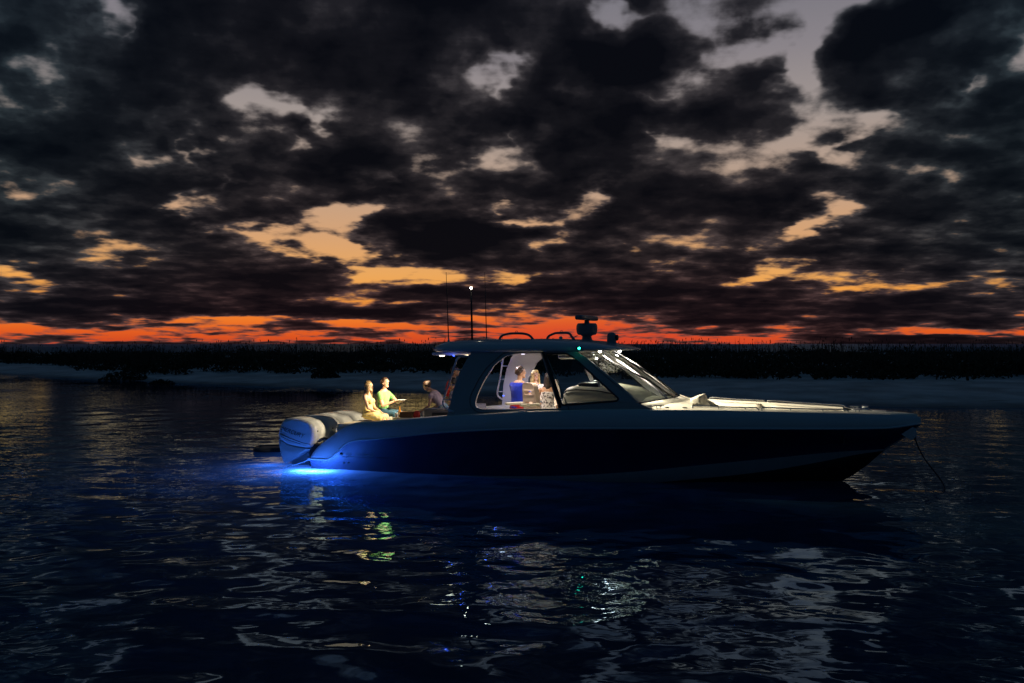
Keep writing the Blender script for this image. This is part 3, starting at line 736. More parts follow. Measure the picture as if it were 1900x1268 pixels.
def antenna(x, y, z1, lean):
    z0 = zt(x) - .06
    a = tube('antenna', [(x, y, z0), (x + lean * .3, y, z0 + (z1 - z0) * .3), (x + lean, y, z1)], [.014, .011, .005], M_DARK, boat, 6)
    lathe('antenna_base', [(.035, 0), (.035, .04), (.02, .09), (.017, .12)], M_STEEL, a, (x, y, z0), 10)
antenna(3.06, -1.0, 4.38, -.06); antenna(3.24, 1.0, 4.52, -.05)
mast = tube('light_mast', [(3.24, 0, 2.84), (3.215, 0, 4.06)], [.026, .02], M_DARK, boat, 8)
lathe('anchor_light', [(.012, 0), (.024, .008), (.026, .03), (.018, .05), (.006, .056)], lamp_mat('anchor_lamp', (1, .86, .62), 26.0), mast, (3.214, 0, 4.06), 10)
# open-array radar on its pedestal dome
rd = lathe('radar', [(.20, 0), (.16, .02), (.115, .07), (.10, .13), (.13, .155), (.20, .17), (.225, .215), (.235, .30), (.232, .36), (.215, .40), (.20, .42), (.06, .425), (.05, .49), (.05, .5)], M_GREY, boat, (5.95, .0, 2.83), 20)
box('radar_array', 5.95 - .085, 5.95 + .085, -.62, .62, 3.315, 3.42, M_GREY, rd, .05, 4, rz=R(-4))
bpy.context.view_layer.update()
tube('radar_cable', smooth_pts([(5.74, -.02, 2.98), (5.66, 0, 2.94), (5.6, 0, 2.9), (5.52, 0, 2.87)], 4), .008, M_DARK, rd, 5)
tc = lathe('thermal_camera', [(.12, 0), (.11, .05), (.10, .06), (.105, .10), (.10, .2), (.088, .235), (.06, .265), (.02, .275)], M_GREY, boat, (6.56, -.25, 2.77), 16)
lathe('camera_eye', [(.06, .0), (.065, .07), (.05, .085)], M_DARK, tc, (6.62, -.25, 2.93), 12, 'X')
box('camera_plinth', 6.42, 6.72, -.38, -.12, 2.70, 2.80, M_WHITE, tc, .03, taper=.8)
lathe('horn', [(.03, 0), (.03, .03), (.045, .07), (.02, .1)], M_STEEL, boat, (5.62, -1.0, 2.855), 10)
ng = box('navigation_light', 6.10, 6.22, -1.60, -1.565, 2.675, 2.735, M_DARK, boat, .012)
lathe('lens', [(.006, -.02), (.02, -.015), (.024, 0), (.02, .015), (.006, .02)], lamp_mat('green_lamp', (.02, 1.0, .55), 14.0), ng, (6.17, -1.605, 2.705), 10, 'Y')

# ------------------------------------------------------------------ inside the cabin
cons = []
rows = []
for (x, zt_, zl) in ((5.72, 1.78, .45), (5.78, 1.86, .45), (5.95, 1.90, .45), (6.5, 1.885, .45), (7.0, 1.80, .5), (7.35, 1.62, .6)):
    rows.append([Vector((x, -1.22, zl)), Vector((x, -1.25, zt_ - .28)), Vector((x, -1.17, zt_ - .06)), Vector((x, -1.08, zt_)), Vector((x, 0, zt_ + .03)), Vector((x, 1.08, zt_)), Vector((x, 1.17, zt_ - .06)), Vector((x, 1.25, zt_ - .28)), Vector((x, 1.22, zl))])
hc = grid('helm_console', rows, M_VINYL, boat, caps=True)
tube('dash_trim', [(x, -1.20, z) for x, z in ((5.74, 1.755), (5.8, 1.81), (6.0, 1.835), (6.5, 1.815), (6.95, 1.735))], .014, M_DARK, hc, 6)
tube('dash_trim', [(x, -1.265, z) for x, z in ((5.74, 1.56), (6.1, 1.585), (6.7, 1.58), (7.0, 1.555))], .012, M_INNER, hc, 6)
for y in (-.55, .15): box('chart_screen', 5.70, 5.74, y - .28, y + .28, 1.50, 1.76, M_DARK, hc, .01, tilt=-.2)
box('visor_hood', 6.0, 6.45, -1.0, -.45, 1.885, 1.97, M_DARK, hc, .04)
box('compass_base', 6.1, 6.28, -.12, .12, 1.91, 1.99, M_DARK, hc, .04)
box('document_holder', 6.42, 6.46, -1.02, -.82, 1.88, 2.08, M_INNER, hc, .008, tilt=-.3)
sw = tube('steering_wheel', [(5.60 + .06 * math.sin(a), -.5 + .2 * math.cos(a), 1.5 + .19 * math.sin(a)) for a in np.linspace(0, 6.283, 25)[:-1]], .014, M_DARK, boat, 7, True)
for a in (0.5, 2.6, 4.7): tube('spoke', [(5.60, -.5, 1.5), (5.60 + .06 * math.sin(a), -.5 + .2 * math.cos(a), 1.5 + .19 * math.sin(a))], .011, M_STEEL, sw, 6)
def helm_seat(x, y):
    b = box('helm_seat', x - .02, x + .50, y - .27, y + .27, 1.18, 1.31, M_VINYL, boat, .05, 4)
    bk = plate_seat(x, y); bk.parent = b
    for s in (-1, 1): box('armrest', x - .42, x + .04, y + s * .31 - .045, y + s * .31 + .045, 1.475, 1.535, M_VINYL, b, .025, 3)
    lathe('pedestal', [(.2, 0), (.19, .03), (.08, .06), (.07, .70), (.16, .73)], M_STEEL, b, (x + .2, y, .45), 14)
    return b
def plate_seat(x, y):
    ol = round_poly([(-.27, 1.24), (.27, 1.24), (.265, 1.78), (.21, 1.96), (-.21, 1.96), (-.265, 1.78)], .09)
    hs = [round_poly([(-.16, 1.70), (.16, 1.70), (.155, 1.79), (-.155, 1.79)], .025), round_poly([(-.16, 1.46), (.16, 1.46), (.16, 1.55), (-.16, 1.55)], .025)]
    fx = lambda d: (lambda a, b: Vector((x + d + .0 - (b - 1.24) * .10 + .25 * a * a, y + a, b)))
    return plate('seat_back', ol, hs, fx(.0), fx(.11), M_SEAT, None)
# seat nearest the open window is turned to face aft
def rot_children(o, ang, piv):
    Mx = Matrix.Translation(piv) @ Matrix.Rotation(ang, 4, 'Z') @ Matrix.Translation(-Vector(piv))
    for c in [o] + list(o.children): c.data.transform(Mx); c.data.update()
hs1 = helm_seat(4.9, -.92); rot_children(hs1, R(48), (5.0, -.92, 0))
hs2 = helm_seat(4.95, .85)
for y in (-.98, .98): pass
# aft-facing lounge module at the rear of the cabin
sm = box('aft_seat_module', 2.50, 3.20, -1.08, 1.08, .45, 1.36, M_GREYV, boat, .03)
box('recess', 2.70, 3.1, -1.10, -1.075, 1.12, 1.28, M_DARK, sm, .008)
box('cushion', 2.16, 2.56, -1.0, 1.0, .72, .86, M_VINYL, sm, .05, 4)
box('seat_base', 2.22, 2.52, -1.0, 1.0, .45, .73, M_GREYV, sm, .03)
box('helm_bench', 4.0, 4.42, -.55, .9, .45, 1.12, M_INNER, boat, .05)
box('bench_seat', 3.98, 4.45, -.57, .92, 1.12, 1.22, M_VINYL, boat, .04)
oc = box('overhead_console', 5.55, 6.35, -1.0, .2, 2.47, 2.60, M_STEEL, boat, .06, 4)
# stern seat and table
ts = box('transom_seat', .55, 1.22, -1.5, 1.5, .26, .92, M_CREAM, boat, .04)
for y in (-1.0, 0.0, 1.0): box('cushion', .58, 1.2, y - .485, y + .485, .915, 1.01, M_VINYL, ts, .035, 3)
tb = box('cockpit_table', 1.62, 2.26, -.85, .35, 1.085, 1.12, M_CREAM, boat, .012)
for y in (-.5, .05): lathe('table_leg', [(.09, .455), (.085, .475), (.035, .5), (.035, 1.08)], M_STEEL, tb, (1.94, y, 0), 12)

# ------------------------------------------------------------------ outboard engines
COWL = [(-1.05, .84), (-1.0, .98), (-.90, 1.065), (-.70, 1.10), (-.45, 1.085), (-.22, 1.02), (-.10, .90), (-.075, .74), (-.10, .62), (-.20, .43), (-.30, .40), (-.58, .43), (-.82, .47), (-1.04, .58), (-1.075, .70)]
SKIRT = [(-1.075, .66), (-1.03, .575), (-.82, .465), (-.58, .425), (-.30, .395), (-.22, .40), (-.42, .27), (-.62, .16), (-.90, .03), (-.94, .05), (-1.02, .28), (-1.065, .48)]
LEG = [(-.42, .30), (-.28, .28), (-.30, -.1), (-.36, -.55), (-.72, -.55), (-.80, -.1), (-.84, .14), (-.62, .2)]
def pillow(name, prof, hwid, mat, parent, y0, shrink=(.80, .93, 1.0)):
    prof = [tuple(p) for p in round_poly(prof, .05, 3)]
    cx = sum(p[0] for p in prof) / len(prof); cz = sum(p[1] for p in prof) / len(prof)
    rows = []
    for (o_, k) in ((-1, shrink[0]), (-.93, shrink[1]), (-.72, shrink[2]), (.72, shrink[2]), (.93, shrink[1]), (1, shrink[0])):
        rows.append([Vector((cx + (a - cx) * k, y0 + o_ * hwid * (1 - .16 * max(0, (b - .75)) / .35), cz + (b - cz) * k)) for a, b in prof])
    return grid(name, rows, mat, parent, closed_u=True, caps=True)
def text_obj(name, body, size, mat, parent, mtx, shear=.0, extr=.001):
    cu = bpy.data.curves.new(name, 'FONT'); cu.body = body; cu.size = size; cu.extrude = extr; cu.shear = shear; cu.align_x = 'LEFT'
    tmp = bpy.data.objects.new(name, cu); COL.objects.link(tmp)
    me = bpy.data.meshes.new_from_object(tmp.evaluated_get(bpy.context.evaluated_depsgraph_get())); bpy.data.objects.remove(tmp)
    me.transform(mtx); me.name = name
    return meshobj(name, me, mat, parent)
def sidemat(x, y, z, ang, sgn=-1):        # text plane facing the near side, baseline rising by ang
    return Matrix.Translation((x, y, z)) @ Matrix.Rotation(-ang, 4, 'Y') @ Matrix.Rotation(R(90), 4, 'X')
for i, y in enumerate((-1.05, -.35, .35, 1.05)):
    e = pillow('outboard_engine', COWL, .29, M_WHITE, boat, y)
    e['label'] = ['near white outboard engine at the starboard quarter', 'second outboard engine from the near side', 'third outboard engine from the near side', 'farthest outboard engine'][i]
    pillow('lower_cowl', SKIRT, .265, M_WHITE, e, y)
    pillow('drive_leg', LEG, .10, M_GREY, e, y)
    box('mount_bracket', -.30, .06, y - .17, y + .17, -.1, .50, M_DARK, e, .03)
    for s in (-1, 1):
        tube('side_line', [(-.98, y + s * .289, .72), (-.75, y + s * .289, .63), (-.40, y + s * .289, .53), (-.2, y + s * .286, .50)], .008, M_DARK, e, 5)
        tube('side_line', [(-.96, y + s * .289, .66), (-.75, y + s * .289, .575), (-.45, y + s * .289, .50)], .006, M_DARK, e, 5)
    text_obj('lettering', 'MERCURY', .135, M_DARK, e, sidemat(-.97, y - .2915, .815, R(-17)), .25)
    lathe('flush_port', [(.022, -.006), (.02, .004), (.01, .006)], M_DARK, e, (-.075, y - .16, .80), 10, 'X')
    tube('rigging_hose', smooth_pts([(-.12, y - .05, .55), (.05, y - .06, .62), (.2, y - .03, .5), (.3, y, .4)], 5), .035, M_DARK, e, 7)
    lathe('propeller_hub', [(.05, -.16), (.07, -.1), (.07, .04), (.05, .08)], M_STEEL, e, (-.82, y, -.45), 10, 'X')

# ------------------------------------------------------------------ hull markings
def hull_y(x, z):
    s = half_section(x, -1)
    for p, q in zip(s, s[1:]):
        if p.z <= z <= q.z and q.z > p.z: return p.y + (q.y - p.y) * (z - p.z) / (q.z - p.z)
    return s[-1].y
def hm(x, z, ang=0):
    p = Vector((x, hull_y(x, z), z)); a = (Vector((x + .3, hull_y(x + .3, z), z)) - p).normalized(); b = Vector((x, hull_y(x, z + .06), z + .06)) - p
    n = a.cross(b).normalized(); b = n.cross(a).normalized()
    return Matrix.Translation(p + n * .007) @ Matrix((a, b, n)).transposed().to_4x4()
M_MARK = simple('black_lettering', (.004, .004, .006), .4)
M_CHROME = simple('grey_lettering', (.03, .035, .045), .3)
def disc(name, x, z, r, mat):
    lathe(name, [(r, -.004), (r, .004), (r * .7, .008)], mat, boat, (x, hull_y(x, z) - .012, z), 14, 'Y')
disc('emblem', .84, .37, .038, M_MARK)
text_obj('lettering', '420', .10, M_MARK, boat, hm(.92, .34), .2)
text_obj('lettering', 'OUTRAGE', .10, M_CHROME, boat, hm(1.16, .345), .2)
for x in (.86, .97): disc('thru_hull_fitting', x, .165, .022, M_DARK)
tube('hull_crease', [(x, hull_y(x, z) - .002, z) for x, z in ((.85, .305), (1.2, .31), (1.6, .318), (2.0, .325))], .006, M_NAVY, boat, 5)
# ------------------------------------------------------------------ lamps of the boat, and added cabin fills
def spot(name, p, target, energy, col, size=60, blend=.6, rad=.03, parent=None):
    l = bpy.data.lights.new(name, 'SPOT'); l.energy = energy; l.color = col; l.spot_size = R(size); l.spot_blend = blend; l.shadow_soft_size = rad
    o = bpy.data.objects.new(name, l); COL.objects.link(o)
    d = (Vector(target) - Vector(p)).normalized()
    o.matrix_world = Matrix.Translation(p) @ d.to_track_quat('-Z', 'Y').to_matrix().to_4x4()
    o.parent = boat; return o
def point(name, p, energy, col, rad=.05):
    l = bpy.data.lights.new(name, 'POINT'); l.energy = energy; l.color = col; l.shadow_soft_size = rad
    o = bpy.data.objects.new(name, l); COL.objects.link(o); o.location = p; o.parent = boat; return o
def area(name, p, sx, sy, energy, col):
    l = bpy.data.lights.new(name, 'AREA'); l.shape = 'RECTANGLE'; l.size = sx; l.size_y = sy; l.energy = energy; l.color = col
    o = bpy.data.objects.new(name, l); COL.objects.link(o); o.location = p; o.parent = boat; return o
WARM = (1.0, .80, .52)
E_AFT, E_FWD, E_CAB = 1700.0, 1500.0, 26.0
m_wl = lamp_mat('warm_led', WARM, 6.0); m_cl = lamp_mat('white_led', (1, .94, .84), 45.0); m_bl = lamp_mat('blue_led', (.05, .12, 1.0), 5.0); m_lv = lamp_mat('violet_led', (.85, .80, 1.0), 2.0)
for y in (-.75, .75):
    lathe('flood_light', [(.05, 0), (.06, .012), (.06, .03)], m_wl, boat, (2.80, y, 2.515), 12)
    spot('flood_beam', (2.80, y, 2.50), (-.1, y * .35 - .1, 1.08), E_AFT / 2, WARM, 62, .8, .05)
for (x, y) in ((6.47, -1.0), (6.60, .42)):
    lathe('spreader_light', [(.018, 0), (.028, .008), (.032, .035)], m_cl, boat, (x, y, 2.612), 12)
    spot('spreader_beam', (x + .02, y, 2.59), (9.6, y * .3, 1.2), E_FWD / 2, (1, .90, .70), 95, .6, .04)
for (x, y) in ((4.3, -.5), (4.3, .6), (5.2, -.2)):
    lathe('ceiling_or_fill_light', [(.04, 0), (.05, .008), (.05, .02)], m_lv, boat, (x, y, 2.567), 12)
    spot('ceiling_or_fill_beam', (x, y, 2.55), (x, y, 0), E_CAB * 1.35, (.92, .86, .98), 150, .5, .05)
for (x, y, e_, c_) in ((4.85, -1.22, 46.0, (1, .84, .66)), (6.0, .35, 120.0, (.98, .95, .76)), (5.45, -.3, 55.0, (1, .90, .70))):  # added fill lamps with discs, brightening the near seat, dash and console
    lathe('ceiling_or_fill_light', [(.03, 0), (.04, .008), (.04, .02)], m_lv, boat, (x, y, 2.567 if x < 5.9 else 2.58), 12)
    spot('ceiling_or_fill_beam', (x, y, 2.55 if x != 5.45 else 2.45), (x, y, 0), e_, c_, 145, .5, .05)
for (x, y) in ((3.32, -1.36), (3.34, 1.36)):
    lathe('courtesy_light', [(.012, 0), (.018, .006), (.018, .02)], m_bl, boat, (x, y, 2.525), 10)
    point('courtesy_glow', (x, y, 2.49), .9, (.06, .14, 1.0), .02)
lathe('courtesy_light', [(.012, 0), (.018, .006), (.018, .02)], m_bl, boat, (3.6, 1.2, 1.53), 10)
point('cockpit_glow', (3.6, 1.2, 1.49), 1.5, (.08, .2, 1.0), .03)
E_UW = 330.0
for (x, y, z, k) in ((-.05, -2.0, -.11, .22), (.25, -2.02, -.11, .30), (.55, -2.05, -.11, .22), (.3, -2.1, -.30, .45), (-1.2, -1.5, -.35, .06), (-1.2, .6, -.5, .10)):
    point('underwater_light', (x, y, z), E_UW * k, (.10, .30, 1.0), .10)

# ------------------------------------------------------------------ people
def capsule(bm, p, q, r0, r1, n=12):
    p, q = Vector(p), Vector(q); d = (q - p)
    if d.length < 1e-5: d = Vector((0, 0, 1e-3))
    rot = d.to_track_quat('Z', 'Y').to_matrix().to_4x4()
    g = bmesh.ops.create_cone(bm, cap_ends=True, segments=n, radius1=r0, radius2=r1, depth=d.length)
    bmesh.ops.transform(bm, matrix=Matrix.Translation((p + q) / 2) @ rot, verts=g['verts'])
    for c, r in ((p, r0), (q, r1)):
        g = bmesh.ops.create_icosphere(bm, subdivisions=2, radius=r); bmesh.ops.translate(bm, vec=c, verts=g['verts'])
def cone(bm, p, q, r0, r1, n=16):
    p, q = Vector(p), Vector(q); d = q - p
    g = bmesh.ops.create_cone(bm, cap_ends=True, segments=n, radius1=r0, radius2=r1, depth=d.length)
    bmesh.ops.transform(bm, matrix=Matrix.Translation((p + q) / 2) @ d.to_track_quat('Z', 'Y').to_matrix().to_4x4(), verts=g['verts'])
def ball(bm, c, rx, ry, rz, M3=None):
    g = bmesh.ops.create_icosphere(bm, subdivisions=3, radius=1.0)
    M = Matrix.Diagonal((rx, ry, rz, 1))
    if M3 is not None: M = M3.to_4x4() @ M
    bmesh.ops.transform(bm, matrix=Matrix.Translation(c) @ M, verts=g['verts'])
def rings(bm, rs, n=20):
    vs = [[bm.verts.new(Vector(c) + A * math.cos(2*math.pi*k/n) + B * math.sin(2*math.pi*k/n)) for k in range(n)] for (c, A, B) in rs]
    for a, b in zip(vs, vs[1:]):
        for k in range(n): bm.faces.new((a[k], a[(k+1) % n], b[(k+1) % n], b[k]))
    bm.faces.new(vs[0][::-1]); bm.faces.new(vs[-1])
def finish(bm, name, mat, parent, base, vox=.011, smooth=3, fuse=True):
    bmesh.ops.recalc_face_normals(bm, faces=bm.faces[:])
    bmesh.ops.translate(bm, verts=bm.verts, vec=-Vector(base))
    me = bpy.data.meshes.new(name); bm.to_mesh(me); bm.free()
    if fuse:
        tmp = bpy.data.objects.new('tmp', me); COL.objects.link(tmp)
        r = tmp.modifiers.new('r', 'REMESH'); r.mode = 'VOXEL'; r.voxel_size = vox
        s = tmp.modifiers.new('s', 'SMOOTH'); s.iterations = smooth; s.factor = .5
        me2 = bpy.data.meshes.new_from_object(tmp.evaluated_get(bpy.context.evaluated_depsgraph_get()))
        bpy.data.objects.remove(tmp); me = me2; me.materials.clear(); me.name = name
    return meshobj(name, me, mat, parent, True)
def hand(bm, wrist, d, nrm, side, curl=.5, s=1.0):
    d = Vector(d).normalized(); nrm = (Vector(nrm) - d * d.dot(Vector(nrm))).normalized(); w = d.cross(nrm) * side
    wrist = Vector(wrist)
    capsule(bm, wrist, wrist + d * .05 * s, .024 * s, .034 * s); 
    for k, (o_, L) in enumerate(((-.030, .062), (-.010, .072), (.010, .068), (.029, .052))):
        a = wrist + d * .075 * s + w * o_ * s; b = a + (d * math.cos(curl * .6) - nrm * math.sin(curl * .6)) * L * .55 * s; c = b + (d * math.cos(curl * 1.7) - nrm * math.sin(curl * 1.7)) * L * .5 * s
        capsule(bm, wrist + d * .04 * s + w * o_ * .8 * s, a, .013 * s, .0105 * s, 8); capsule(bm, a, b, .010 * s, .009 * s, 8); capsule(bm, b, c, .009 * s, .0075 * s, 8)
    a = wrist + d * .025 * s - w * .028 * s; b = a + (d * .7 - w * .7 - nrm * .2).normalized() * .04 * s; c = b + (d * .9 - w * .2 - nrm * .35).normalized() * .032 * s
    capsule(bm, a, b, .013 * s, .011 * s, 8); capsule(bm, b, c, .011 * s, .009 * s, 8)
SKIN = simple('skin', (.60, .36, .24), .5, var=.06, vscale=20); SKIN2 = simple('tanned_skin', (.48, .27, .16), .5, var=.06, vscale=20)
def hairmat(name, a, b):
    m, t = new_mat(name); co = t.node('ShaderNodeTexCoord').outputs['Object']
    n = t.noise(t.vm('MULTIPLY', co, (60, 60, 6)), 1.0, 3, .6)[0]
    bp = t.node('ShaderNodeBump', {'Height': n, 'Distance': .006})
    out(t, t.node('ShaderNodeBsdfPrincipled', {'Base Color': t.mix(n, (*a, 1), (*b, 1)), 'Roughness': .45, 'Normal': bp.outputs[0]}).outputs[0]); return m
BLOND = hairmat('blond_hair', (.55, .36, .12), (.72, .53, .24)); ASH = hairmat('streaked_hair', (.06, .035, .02), (.40, .27, .12)); BROWN = hairmat('brown_hair', (.035, .018, .010), (.09, .05, .03)); BLACK = hairmat('dark_hair', (.008, .005, .004), (.03, .018, .012))
M_EYE = simple('eye', (.02, .015, .012), .2); M_LIP = simple('lip', (.42, .14, .11), .45)
def cloth(name, col, col2=None, scale=18, mode='noise', rough=.85):
    m, t = new_mat(name); co = t.node('ShaderNodeTexCoord').outputs['Object']
    n = t.noise(co, scale, 4, .6)[0]; c = (*col, 1)
    if mode == 'print': c = t.mix(t.sstep(n, .50, .60), (*col, 1), (*col2, 1))
    elif mode == 'stripe': 
        w = t.node('ShaderNodeTexWave', {'Vector': co, 'Scale': scale, 'Distortion': .6}, bands_direction='Y').outputs[1]; c = t.mix(t.sstep(w, .35, .65), (*col, 1), (*col2, 1))
    else: c = t.mix(n, c, tuple(x * .82 for x in col) + (1,))
    folds = t.noise(t.vm('MULTIPLY', co, (1, 1, .45)), 16, 3, .55)[0]; wv = t.noise(co, 340, 2, .5)[0]
    b = t.node('ShaderNodeBump', {'Height': t.m('MULTIPLY_ADD', folds, 1.0, t.m('MULTIPLY', wv, .06)), 'Distance': .018})
    out(t, t.node('ShaderNodeBsdfPrincipled', {'Base Color': c, 'Roughness': rough, 'Normal': b.outputs[0], 'Specular IOR Level': .2, 'Sheen Weight': .15}).outputs[0]); return m

def person(label, J, skin, hair, hairstyle, top, bottom, female=False, dress=None, s=1.0, hands=(('d', .5), ('d', .5)), sleeve=.55, group='people aboard the motor boat'):
    """J: pelvis, chest, neck, head, face (direction), right (shoulder axis), arms [(shoulder, elbow, wrist) x2], legs [(hip, knee, ankle) x2], in boat coordinates"""
    base = Vector((J['pelvis'][0], J['pelvis'][1], min(min(l[2][2] for l in J['legs']) - .09, J['pelvis'][2])))
    V_ = Vector; P, C, N, Hd = (V_(J[k]) for k in ('pelvis', 'chest', 'neck', 'head'))
    rt = V_(J['right']).normalized(); up = (C - P).normalized(); fw = up.cross(rt).normalized() * 1.0
    face = V_(J['face']).normalized()
    if fw.dot(face) < -.2: fw = -fw
    sw = (.165 if female else .195) * s; hw_ = (.165 if female else .155) * s
    bm = bmesh.new()
    def torso(bm, g=0.0, top_=1.0, lo=-.06):
        rs = []
        for (t_, wa, da) in ((lo, .80, .80), (.0, 1.0, 1.0), (.22, .95 if not female else .86, .92), (.45, .92 if not female else .80, .88), (.75, 1.02, 1.0), (.95, 1.06, .92), (1.12, .95, .70), (1.22, .55, .5)):
            if top_ < 1.0 and t_ > 1.15: break
            w = (hw_ + (sw - hw_) * max(0, min(1, t_))) * wa * .93 + g; d_ = (.105 if female else .115) * s * da + g
            rs.append((P.lerp(C, t_), rt * w, fw * d_))
        rings(bm, rs)
        if female:
            for q in (-1, 1): ball(bm, P.lerp(C, .74) + rt * .075 * q * s + fw * .085 * s, .062 * s + g, .055 * s + g, .06 * s + g)
    torso(bm)
    capsule(bm, P.lerp(C, 1.08), N, .062 * s, .050 * s); capsule(bm, N, Hd - V_((0, 0, .03)), .050 * s, .052 * s)
    # head: skull, jaw, nose, brow, ears, chin
    hz = (V_((0, 0, 1)) - face * face.z).normalized(); hx = face.cross(hz).normalized()
    HM = Matrix((hx, face, hz)).transposed(); k = s
    ball(bm, Hd + hz * .02 * k, .073 * k, .092 * k, .098 * k, HM); ball(bm, Hd + face * .022 * k - hz * .05 * k, .056 * k, .066 * k, .066 * k, HM)
    capsule(bm, Hd + face * .088 * k + hz * .018 * k, Hd + face * .100 * k - hz * .018 * k, .009 * k, .014 * k, 8)
    capsule(bm, Hd + face * .076 * k - hz * .09 * k + hx * .01, Hd + face * .076 * k - hz * .09 * k - hx * .01, .02 * k, .02 * k, 8)
    capsule(bm, Hd + face * .080 * k + hz * .038 * k + hx * .035 * k, Hd + face * .080 * k + hz * .038 * k - hx * .035 * k, .013 * k, .013 * k, 8)
    for q in (-1, 1): ball(bm, Hd + hx * .076 * k * q - face * .008 * k - hz * .008, .012 * k, .02 * k, .032 * k, HM)
    ra = .043 if not female else .036
    for i, (a, b, c) in enumerate(J['arms']):
        capsule(bm, a, b, ra * 1.18 * s, ra * .95 * s); capsule(bm, b, c, ra * .92 * s, ra * .66 * s)
        capsule(bm, P.lerp(C, 1.0), a, .06 * s, ra * 1.2 * s)
        d = V_(c) - V_(b); nrm = J.get('palm', [(0, 0, 1), (0, 0, 1)])[i]; hand(bm, c, J.get('hdir', [d, d])[i], nrm, 1 if i == 0 else -1, hands[i][1], s)
    rl = .074 if not female else .076
    for (a, b, c) in J['legs']:
        capsule(bm, a, b, rl * 1.12 * s, rl * .74 * s); capsule(bm, b, c, rl * .74 * s, rl * .45 * s)
        ft = (V_((fw.x, fw.y, 0))).normalized(); capsule(bm, V_(c) - ft * .03, V_(c) + ft * .15 * s - V_((0, 0, .05)), .04 * s, .03 * s)
    body = finish(bm, 'person', skin, None, base, .0105, 2)
    body.matrix_world = BM @ Matrix.Translation(base)
    tag(body, label, 'person', group)
    # eyes and mouth
    for q in (-1, 1):
        b2 = bmesh.new(); ball(b2, Hd + face * .079 * k + hx * .031 * k * q + hz * .012 * k, .010 * k, .008 * k, .0055 * k, HM); finish(b2, 'eye', M_EYE, body, base, fuse=False)
    b2 = bmesh.new(); ball(b2, Hd + face * .084 * k - hz * .052 * k, .024 * k, .010 * k, .008 * k, HM); finish(b2, 'mouth', M_LIP, body, base, fuse=False)
    # hair
    b2 = bmesh.new()
    ball(b2, Hd + hz * .034 * k - face * .018 * k, .090 * k, .102 * k, .102 * k, HM)
    bmesh.ops.bisect_plane(b2, geom=b2.verts[:] + b2.edges[:] + b2.faces[:], plane_co=Hd + face * .035 * k + hz * .03 * k, plane_no=(face * .9 - hz * .62), clear_outer=True)
    bmesh.ops.holes_fill(b2, edges=b2.edges[:], sides=0)
    rr = random.Random(len(label))
    for i in range(60):
        a = rr.uniform(0, 6.28); e = rr.uniform(-.55, 1.4)
        v = hx * math.cos(a) * math.cos(e) + face * math.sin(a) * math.cos(e) + hz * math.sin(e)
        if v.dot(face) > .15 + .45 * e: continue
        q = rr.uniform(.014, .027)
        ball(b2, Hd + hz * .024 * k - face * .014 * k + Vector((v.x, v.y, v.z)) * rr.uniform(.080, .094) * k, q * k, q * k, q * 1.2 * k)
    if hairstyle in ('long', 'mid'):
        L = .36 if hairstyle == 'long' else .20
        for i in range(22):
            a = -2.0 + 4.0 * i / 21
            v = hx * math.sin(a) * .080 - face * math.cos(a) * .082
            p0 = Hd + v * k + hz * .03 * k; p1 = Hd + v * 1.12 * k - V_((0, 0, .11)) * k; p2 = p1 + (hx * math.sin(a) * .02 - face * .025) * k - V_((0, 0, L * .55)); p3 = p2 + (rr.uniform(-.015, .015) * hx) - V_((0, 0, L * .45))
            capsule(b2, p0, p1, .023 * k, .024 * k, 8); capsule(b2, p1, p2, .024 * k, .022 * k, 8); capsule(b2, p2, p3, .022 * k, .010 * k, 8)
    elif hairstyle == 'bun':
        ball(b2, Hd - face * .10 * k + hz * .05 * k, .045 * k, .045 * k, .045 * k)
    finish(b2, 'hair', hair, body, base, .010, 2)
    # clothing
    if top is not None:
        b2 = bmesh.new(); torso(b2, .013, .9, -.10)
        for (a, b, c) in J['arms']:
            if sleeve > 0:
                e = V_(a).lerp(V_(b), sleeve); capsule(b2, P.lerp(C, 1.0), a, .072 * s, ra * 1.5 * s); cone(b2, V_(a), e, ra * 1.52 * s, ra * 1.42 * s)
        finish(b2, 'shirt', top, body, base, .011, 2)
    if bottom is not None:
        mat_, frac = bottom; b2 = bmesh.new()
        rings(b2, [(P - up * .03, rt * hw_ * .98, fw * .12 * s), (P + up * .03, rt * (hw_ + .014), fw * .125 * s), (P.lerp(C, .24), rt * (hw_ * .95 + .012), fw * .118 * s)])
        for (a, b, c) in J['legs']:
            e = V_(a).lerp(V_(b), min(1, frac)); capsule(b2, a, e, rl * 1.28 * s, rl * (1.28 - .35 * min(1, frac)) * s)
            if frac > 1: capsule(b2, b, V_(b).lerp(V_(c), frac - 1), rl * .95 * s, rl * .72 * s)
        finish(b2, 'trousers' if frac > 1 else 'shorts', mat_, body, base, .012, 2)
    if dress is not None:
        b2 = bmesh.new()
        rs = []
        for (t_, wa, da) in ((-.12, 1.18, 1.5), (.0, 1.12, 1.25), (.22, .95, 1.02), (.45, .84, .93), (.75, 1.03, 1.0), (.90, .98, .88)):
            w = (hw_ + (sw - hw_) * max(0, min(1, t_))) * wa * .93 + .014; rs.append((P.lerp(C, t_), rt * w, fw * (.105 * s * da + .014)))
        rings(b2, rs)
        for q in (-1, 1): ball(b2, P.lerp(C, .74) + rt * .075 * q * s + fw * .085 * s, .076 * s, .068 * s, .072 * s)
        for (a, b, c) in J['legs']:
            capsule(b2, a, V_(a).lerp(V_(b), .5), rl * 1.5 * s, rl * 1.45 * s); cone(b2, V_(a).lerp(V_(b), .3), V_(b).lerp(V_(c), .15), rl * 1.5 * s, rl * 1.62 * s)
        for q in (-1, 1): capsule(b2, P.lerp(C, .82) + rt * q * .085 * s + fw * .09 * s, P.lerp(C, 1.12) + rt * q * .10 * s, .016, .014, 8)
